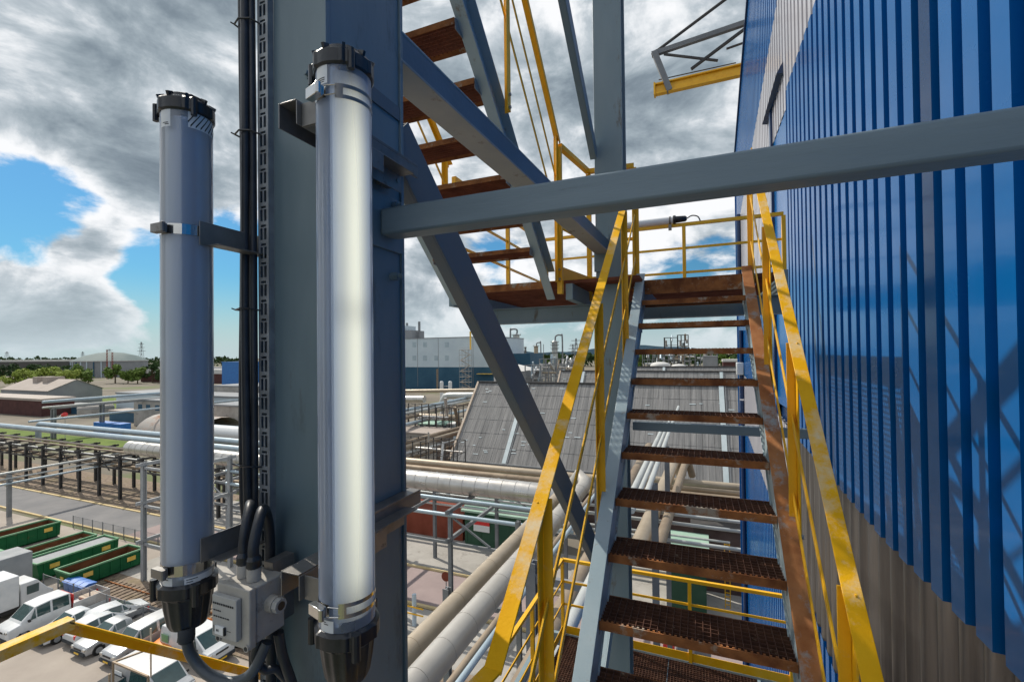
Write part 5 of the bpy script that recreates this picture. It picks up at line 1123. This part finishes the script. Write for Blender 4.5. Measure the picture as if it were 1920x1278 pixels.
a = AY(972, 700, 160); s = mpp(a); r = 46*s; t = thing('storage_tank', 'wide grey storage tank with a low white cone roof, right of the long brace', 'tank', (a.x, 160, 0)); zz = AY(972, 694, 160).z
MB().lathe((a.x, 160, 0), [(r, 0), (r, zz)], 40).build('shell', 'wallgrey', t); MB().lathe((a.x, 160, 0), [(r*1.01, zz+.02), (.3, zz+r*.24)], 40).build('cone_roof', 'roofwhite', t)
for i, px in enumerate((828, 844)):
    a = AY(px, 714, 120); s = mpp(a); t = thing('air_receiver', ['left', 'right'][i]+' of the two white upright vessels in front of the navy wall', 'tank', (a.x, 120, 0))
    MB().tube([(a.x, 120, 0), (a.x, 120, a.z-.3), (a.x, 120, a.z)], [3.4*s, 3.4*s, 1.8*s], 14).build('vessel', 'white', t); MB().tube([(a.x, 120, a.z-1.6), (a.x+(2.2 if i == 0 else -2.2), 120, a.z-1.6)], .12, 6).build('nozzle', 'galv', t)
# pipes crossing between navy hall and slate roof: run away towards upper right
cnt = 0
for (p0, p1, y0, y1, r, m, lab) in (((755, 733), (900, 731), 100, 100, .45, 'pipe_beige', 'long beige pipe at the foot of the navy wall'), ((838, 741), (905, 741), 92, 92, .75, 'pipe_white', 'thick pale pipe bending down in front of the navy wall'),
        ((755, 770), (905, 740), 62, 104, .30, 'pipe_blue', 'grey blue pipe rising to the right, left of the slate roof'), ((755, 776), (905, 745), 61, 103, .28, 'pipe_white', 'pale pipe just under the grey blue one, left of the slate roof'), ((755, 784), (900, 752), 60, 102, .30, 'pipe_brown', 'brown pipe in the bundle rising to the right, left of the slate roof'),
        ((755, 797), (890, 765), 58, 90, .28, 'pipe_blue', 'lower grey pipe of the bundle rising to the right'), ((785, 780), (853, 783), 66, 66, .55, 'pipe_beige', 'beige pipe with a dropped elbow left of the slate roof'),
        ((755, 832), (862, 803), 48, 62, .36, 'pipe_brown', 'upper brown pipe climbing to the left verge of the slate roof'), ((755, 840), (862, 810), 47.6, 61, .36, 'pipe_beige', 'lower beige pipe climbing to the left verge of the slate roof'),
        ((755, 852), (852, 826), 47, 58, .22, 'pipe_white', 'thin pale pipe under the climbing pair by the slate verge'), ((755, 862), (850, 836), 47, 57, .22, 'pipe_brown', 'thin brown pipe under the climbing pair by the slate verge'), ((755, 748), (796, 748), 75, 75, .7, 'pipe_alu', 'short thick silver duct beside the column, in front of the navy wall')):
    a = AY(*p0, y0); b_ = AY(*p1, y1); P = [a, b_]
    if 'elbow' in lab: P = [a, b_, b_+Vector((.8, 0, -.4)), b_+Vector((1.1, 0, -1.4)), b_+Vector((1.1, 0, -5))]
    if 'bending' in lab: P = [a+Vector((-1.2, 0, -3.5)), a+Vector((-1.1, 0, -1.2)), a+Vector((-.5, 0, -.25)), a+Vector((.6, 0, 0)), b_]
    tag(MB().tube(P, r, 12).build('pipeline', m), lab, 'pipe')
steel_frame('dark pipe trestle under the bundle left of the slate roof', 740, 860, 765, 800, 63, 9, 2, 'rack_dark', 4, 4, 'pipe_trestle')
steel_frame('dark trestle under the pipes climbing to the slate verge', 745, 850, 832, 870, 48, 7, 2, 'rack_dark', 4, 3, 'pipe_trestle')
flat('switch_house', 'dark blue low building with a pale green roof, left of the slate roof', AY(787, 800, 70).x, AY(826, 800, 70).x, 70, 78, AY(800, 797, 70).z, 'wallnavy', 'hutroof', par=.3)
flat('white_house', 'small white block beside the dark blue low building', AY(827, 800, 72).x, AY(850, 800, 72).x, 72, 78, AY(835, 795, 72).z, 'wallpale', 'roofwhite', par=.2)
flat('long_shed', 'low beige shed in the pipe trestle, left of the slate roof', AY(755, 815, 58).x-3, AY(818, 815, 58).x, 58, 63, AY(780, 812, 58).z, 'concrete', 'roofbeige', par=.15)

# ---- left distance
x0 = -232; t = gable('gabled_shed', 'grey gabled shed with a pale roof and two square roof boxes, far left', -280, -242, 98.5, 116.5, 6.9, 11.0, 'wallgrey', 'roofbeige', 'x')
def fit_shed():
    pass
for o in [c for c in bpy.data.objects if c.parent == t] + [t]: pass
MB().box(-268, -264.5, 104, 110, 9.6, 12.2).build('roof_box', 'roofbeige', t, bevel=.05); MB().box(-260, -256.5, 104, 110, 9.6, 12.2).build('roof_box', 'roofbeige', t, bevel=.05)
windows(t, [-272+k*6.4 for k in range(5)], 98.5, 2.4, 5.2, 5.6, 'wallpale')
def px_block(label, px0, px1, py_top, y, depth, wm, rm, name='building_block', par=.4, z0=0):
    a = AY(px0, py_top, y); b_ = AY(px1, py_top, y); return flat(name, label, a.x, b_.x, y, y+depth, (a.z+b_.z)/2, wm, rm, par=par)
px_block('long dark brick building with a pale roof edge before the gabled shed', -60, 78, 748, 84, 9, 'brick', 'roofbeige', 'brick_hall', .8)
px_block('dark service building right of the brick hall, behind the windsock', 98, 148, 762, 92, 8, 'wallnavy', 'wallgrey', 'service_building')
a = AY(180, 762, 92); s = mpp(a); t = thing('storage_tank', 'low round grey tank left of the unlit lamp, behind the blue container', 'tank', (a.x, 92, 0)); MB().lathe((a.x, 92, 0), [(26*s, 0), (26*s, a.z), (24*s, a.z+.5), (.2, a.z+1.4)], 32).build('shell', 'concrete', t); MB().lathe((a.x, 92, 0), [(26.4*s, a.z-.5), (26.4*s, a.z-.1)], 32).build('rim_band', 'galv', t)
t = px_block('weathered concrete building with dark windows, left of the unlit lamp', 251, 330, 752, 82, 10, 'concrete', 'wallgrey', 'concrete_building')
windows(t, [AY(px, 765, 82).x for px in (263, 278, 295, 312)], 82, AY(270, 768, 82).z, AY(270, 758, 82).z, 1.9, 'wallnavy')
px_block('long pale low building behind the concrete one', 218, 480, 742, 98, 18, 'wallpale', 'wallgrey', 'low_building', .5)
t = px_block('grey office block right of the unlit lamp', 400, 480, 725, 110, 14, 'concrete', 'wallgrey', 'office_block'); windows(t, [AY(px, 740, 110).x for px in (410, 425, 440, 455)], 110, AY(430, 745, 110).z, AY(430, 735, 110).z, 2.0)
px_block('concrete block right of the unlit lamp, nearer than the office', 400, 470, 762, 76, 9, 'concrete', 'wallgrey', 'concrete_building')
px_block('low pale canopy building between the tank and the concrete building', 205, 252, 772, 86, 5, 'wallnavy', 'roofbeige', 'canopy_building')
a = AY(232, 810, 66); b_ = AY(330, 810, 66); t = thing('arched_shed', 'round arched corrugated shed with rusty patches, left of the unlit lamp', 'shed', ((b_.x-8), 70, 0))
M['arch'] = mat('rusty_corrugated_arch', (.30, .28, .26), (.42, .40, .38), .5, .6, rust=.25, thr=(.48, .62), rustc=(.27, .13, .07))
pr = []
for k in range(13): u = math.pi*k/12; pr.append((0, 71-6.5*math.cos(u), 6.2*math.sin(u)))
xa_ = AY(258, 810, 66).x; mb = MB(); nrib = 60
for i in range(nrib+1):
    x = xa_+(22)*i/nrib; rr_ = 1+.006*(i % 2)
    for (_, y, z) in pr: mb.v.append(Vector((x, 71+(y-71)*rr_, z*rr_)))
for i in range(nrib):
    for j in range(12): A = i*13+j; mb.f.append((A, A+1, A+14, A+13))
mb.build('arch_roof', 'arch', t, ang=20); m_ = MB(); m_.prism([(xa_+.1, y, z*.98) for (_, y, z) in pr], (.2, 0, 0)); m_.build('end_wall', 'concrete', t)
a = AY(174, 806, 66); b_ = AY(231, 800, 66); t = thing('blue_container', 'blue shipping container lying on the ground behind the left pipe rack', 'container', (a.x, 66, 0)); q = G(200, 812); MB().box(q.x-6.1, q.x+6.1, q.y, q.y+2.4, .05, 2.6).build('container_shell', 'bluecont', t)
m_ = MB()
for k in range(30): m_.box(q.x-6+k*.4, q.x-5.85+k*.4, q.y-.05, q.y-.002, .2, 2.45)
m_.build('corrugation', 'bluecont', t); MB().box(q.x-6.15, q.x+6.15, q.y-.04, q.y+2.44, 2.61, 2.7).build('roof', 'bluebin', t); t.location = (q.x, q.y, 0)
for c in [c for c in bpy.data.objects if c.parent == t]: c.location = c.location+Vector((a.x, 66, 0))-Vector((q.x, q.y, 0))
px_block('bright blue cubic building at the skyline, right of the unlit lamp', 416, 480, 679, 215, 14, 'bluecont', 'bluecont', 'blue_cube_building')
px_block('low red brick building with a white roof left of the unlit lamp', 264, 420, 700, 232, 14, 'brick', 'roofwhite', 'brick_building', 3.2)
px_block('very long white roofed warehouse under the treeline at the far left', -80, 128, 678, 420, 30, 'rack_dark', 'roofwhite', 'warehouse', 3.0)
px_block('long low warehouse under the treeline right of the domed building', 262, 470, 690, 330, 25, 'wallgrey', 'wallgrey', 'warehouse')
a = AY(208, 660, 300); s = mpp(a); r = 53*s; a = AY(208, 660, 262+r); t = thing('domed_building', 'round building with a grey green domed roof, behind the trees at the left', 'building', (a.x, 262+r, 0)); zw = AY(208, 676, 262).z; zd = AY(208, 659.5, 262+r).z
MB().lathe((a.x, 262+r, 0), [(r, 0), (r, zw)], 30).build('wall', 'wallgrey', t)
MB().lathe((a.x, 262+r, 0), [(r*1.02, zw+.02), (r*.98, zw+.5), (r*.7, zw+(zd-zw)*.55), (r*.35, zw+(zd-zw)*.88), (.2, zd)], 40).build('dome_roof', 'domegreen', t)
MB().lathe((a.x, 262+r, 0), [(r*1.03, zw-.9), (r*1.03, zw-.01)], 40).build('roof_edge', 'roofwhite', t)
for k in range(12): an = R(-150+k*11); MB().tube([(a.x+r*1.01*math.cos(an), 262+r+r*1.01*math.sin(an), 0), (a.x+r*1.01*math.cos(an), 262+r+r*1.01*math.sin(an), zw-1)], .5, 6).build('pilaster', 'wallpale' if k % 3 else 'wallnavy', t)
for (px, h) in ((203, 655), (213, 660)):
    b_ = AY(px, h, 258)
    for dx in (-.9, .9): MB().bar((b_.x+dx, 257, 0), (b_.x+dx, 257, b_.z), .3, .3).build('lattice_post', 'redbrown', t)
    for kk in range(10): MB().bar((b_.x-.9, 257, b_.z*kk/10), (b_.x+.9, 257, b_.z*(kk+1)/10), .2, .2).build('stair_run', 'redbrown', t)
# windsock
q = AY(122, 780, 60); t = thing('windsock', 'red and white windsock on a thin pole above the left pipe rack', 'windsock', (q.x, 60, 0)); MB().tube([(q.x, 60, 0), (q.x, 60, q.z+.8)], .06, 8).build('pole', 'rack_light', t)
MB().tube([(q.x+.1, 60, q.z+.5), (q.x-.9, 60, q.z+.2)], [.5, .42], 14).build('red_sleeve', 'redsign', t); MB().tube([(q.x-.91, 60, q.z+.2), (q.x-2.2, 60, q.z-.35)], [.41, .28], 14).build('white_sleeve', 'sticker', t)

# ---- trees
def tree(label, px, py_top, y, wpx, leaf, n=420, base=0, size=.55, name='tree', group=None):
    a = AY(px, py_top, y); s = mpp(a); W_ = wpx*s/2; H = a.z-base; t = thing(name, label, 'tree', (a.x, y, base), group)
    tr_ = MB(); tr_.tube([(a.x, y, base), (a.x+.1, y, base+H*.35), (a.x-.1, y, base+H*.7)], [H*.035, H*.026, H*.01], 8)
    for k in range(5): an = k*1.3; tr_.tube([(a.x, y, base+H*.3), (a.x+W_*.5*math.cos(an), y+W_*.5*math.sin(an), base+H*(.5+.06*k))], [H*.015, H*.006], 5)
    tr_.build('trunk', 'bark', t)
    cl = [(Vector((random.gauss(0, W_*.38), random.gauss(0, W_*.38), H*random.uniform(.28, .86))), random.uniform(.24, .42)*W_) for _ in range(11)]
    lf = MB()
    for k in range(n):
        c, r = random.choice(cl); d = Vector((random.gauss(0, 1), random.gauss(0, 1), random.gauss(0, 1))).normalized()*r*random.uniform(.6, 1.05)
        p = Vector((a.x, y, base))+c+d; p.z = min(p.z, base+H*1.02)
        u = Vector((random.gauss(0, 1), random.gauss(0, 1), random.gauss(0, 1))).normalized(); v = u.cross(d.normalized()+Vector((.1, .2, .3))).normalized(); sz = size*random.uniform(.5, 1.2)
        lf.quad(p-u*sz-v*sz*.6, p+u*sz-v*sz*.5, p+u*sz*.7+v*sz*.6, p-u*sz*.6+v*sz*.7)
    lf.build('crown', leaf, t, recalc=False, ang=180); return t
spots = [(28, 694, 172, 34, 'leaf_l'), (50, 690, 178, 36, 'leaf_l'), (78, 690, 178, 38, 'leaf_l'), (104, 688, 184, 40, 'leaf_l'), (128, 693, 180, 36, 'leaf_l'), (142, 672, 205, 34, 'leaf_m'), (166, 690, 200, 42, 'leaf_m'), (216, 682, 215, 34, 'leaf_m'), (240, 690, 215, 30, 'leaf_m'), (258, 688, 215, 26, 'leaf_m')]
labs = ['pale green tree at the left end of the row above the gabled shed', 'second pale green tree of the row above the gabled shed', 'broad pale green tree in the middle of the row above the shed', 'pale tree behind the two roof boxes of the gabled shed', 'last pale green tree of the row, left of the tall dark one', 'tallest tree, mid green, just left of the domed building', 'mid green tree low before the left side of the domed building', 'mid green tree before the right side of the domed building', 'round green tree right of the domed building entrance', 'green tree at the right edge of the domed building']
for (px, py, y, w_, lf), lb in zip(spots, labs): tree(lb, px, py, y, w_, lf, 900, 0, .75)
tree('bushy green tree behind the refinery columns, left', 983, 668, 350, 26, 'leaf_m', 500, 0, 1.2); tree('bushy green tree between the stone coloured and banded columns', 1024, 668, 345, 26, 'leaf_m', 500, 0, 1.2); tree('wide green tree on the skyline beside the far blue wall', 1362, 660, 330, 44, 'leaf_m', 700, 0, 1.2); tree('dark tree on the skyline left of the crowded plant', 1195, 662, 340, 28, 'leaf_m', 500, 0, 1.2)
for k in range(16):
    px = -30+k*13+random.uniform(-4, 4); yb = 235+random.uniform(-12, 14)
    if px > 120: px += 150
    tree('dark tree in the belt under the warehouse, '+['first', 'second', 'third', 'fourth', 'fifth', 'sixth', 'seventh', 'eighth', 'ninth', 'tenth', 'eleventh', 'twelfth', 'thirteenth', 'fourteenth', 'fifteenth', 'last'][k]+' from the left', px, 680+random.uniform(-2, 5), yb, 24, 'leaf_d', 260, 0, 1.0, 'tree', 'dark trees in the belt below the far warehouse')
# far woods: one mass nobody could count
wd = MB()
for (px0, px1, y, top_, n) in ((-60, 480, 620, 671.5, 2600), (-60, 300, 480, 684, 1400), (740, 1420, 640, 665, 2600), (-500, -60, 600, 672, 800), (1420, 1900, 640, 656, 800)):
    for k in range(n):
        px = random.uniform(px0, px1); bump_ = 2.2*math.sin(px*.11)+1.6*math.sin(px*.37+1)+1.2*math.sin(px*.9)
        a = AY(px, top_-bump_*.6+660*0-(px*0), y+random.uniform(0, 40)); z = random.uniform(0, 1)**.5*a.z; sz = random.uniform(1.6, 4.2)
        p = Vector((a.x, a.y, z)); u = Vector((random.gauss(0, 1), random.gauss(0, .4), random.gauss(0, .6))).normalized(); v = Vector((random.gauss(0, .5), random.gauss(0, 1), random.gauss(0, 1))).normalized()
        wd.quad(p-u*sz-v*sz*.6, p+u*sz-v*sz*.6, p+u*sz+v*sz*.6, p-u*sz+v*sz*.6)
tag(wd.build('woods', 'leaf_d', recalc=False, ang=180), 'dark line of far woods along the horizon', 'woods', kind='stuff')
# pylons
def pylon(label, px, py_top, y, arms=3, w_=1):
    a = AY(px, py_top, y); H = a.z; t = thing('pylon', label, 'pylon', (a.x, y, 0), 'lattice pylons on the horizon'); b = MB(); bw = H*.09*w_
    for sx in (-1, 1):
        for sy in (-1, 1): b.bar((a.x+sx*bw, y+sy*bw, 0), (a.x+sx*bw*.15, y+sy*bw*.15, H), .5, .5)
    for k in range(7):
        f0, f1 = k/7, (k+1)/7; w0, w1 = bw*(1-.85*f0), bw*(1-.85*f1); b.bar((a.x-w0, y, H*f0), (a.x+w1, y, H*f1), .35, .35); b.bar((a.x+w0, y, H*f0), (a.x-w1, y, H*f1), .35, .35)
    b.build('lattice_mast', 'rack', t)
    for k in range(arms): z = H*(.92-.14*k); L_ = H*(.17+.05*k)*w_; MB().bar((a.x-L_, y, z), (a.x+L_, y, z), .5, .7).build('cross_arm', 'rack', t)
pylon('tallest lattice pylon on the horizon, right of the domed building', 265, 641, 600); pylon('wide armed pylon on the horizon at the far left', 13, 659, 760, 1, 2.2); pylon('pylon on the horizon left of the domed building', 155, 659, 760, 2, 1.6); pylon('faint pylon behind the top of the dome', 205, 654, 760, 1, 2.2)
pylon('larger pylon on the horizon right of the banded column', 1080, 634, 640, 3, 1); pylon('smaller pylon on the horizon right of the banded column', 1074, 645, 760, 3, 1)

# small plant and posts on the lower ground
q = G(1262, 1232); t = thing('pump_unit', 'small red and grey pump set on the paving, seen under the lowest treads', 'pump', (q.x, q.y, 0))
MB().box(q.x-.7, q.x+1.4, q.y-.4, q.y+.4, .02, .25).build('base_frame', 'rack_dark', t); MB().tube([(q.x-.6, q.y, .6), (q.x+.1, q.y, .6)], .32, 16).build('motor', 'redsign', t)
MB().tube([(q.x+.2, q.y, .6), (q.x+.5, q.y, .6), (q.x+.9, q.y, .6)], [.2, .38, .30], 16).build('casing', 'rack', t); MB().tube([(q.x+.7, q.y, .6), (q.x+.7, q.y, 1.5)], .12, 10).build('outlet_pipe', 'pipe_blue', t)
q = G(1318, 1236); t = thing('control_cabinet', 'grey control cabinet beside the red pump set under the lowest treads', 'cabinet', (q.x, q.y, 0))
MB().box(q.x-.5, q.x+.5, q.y-.3, q.y+.3, .05, 1.5).build('cabinet_body', 'rack_light', t, bevel=.02); MB().box(q.x-.4, q.x+.4, q.y-.32, q.y-.301, .2, 1.4).build('cabinet_door', 'wallgrey', t)
q = G(777, 1172); t = thing('barrier_post', 'pale blue post with yellow cross bars at the kerb of the reddish road', 'post', (q.x, q.y, 0))
MB().tube([(q.x, q.y, 0), (q.x, q.y, 2.3)], .16, 10).build('post', 'wallpale', t)
for z in (.9, 1.4): MB().box(q.x-.9, q.x+.9, q.y-.2, q.y-.165, z, z+.10).build('cross_bar', 'yellow', t)
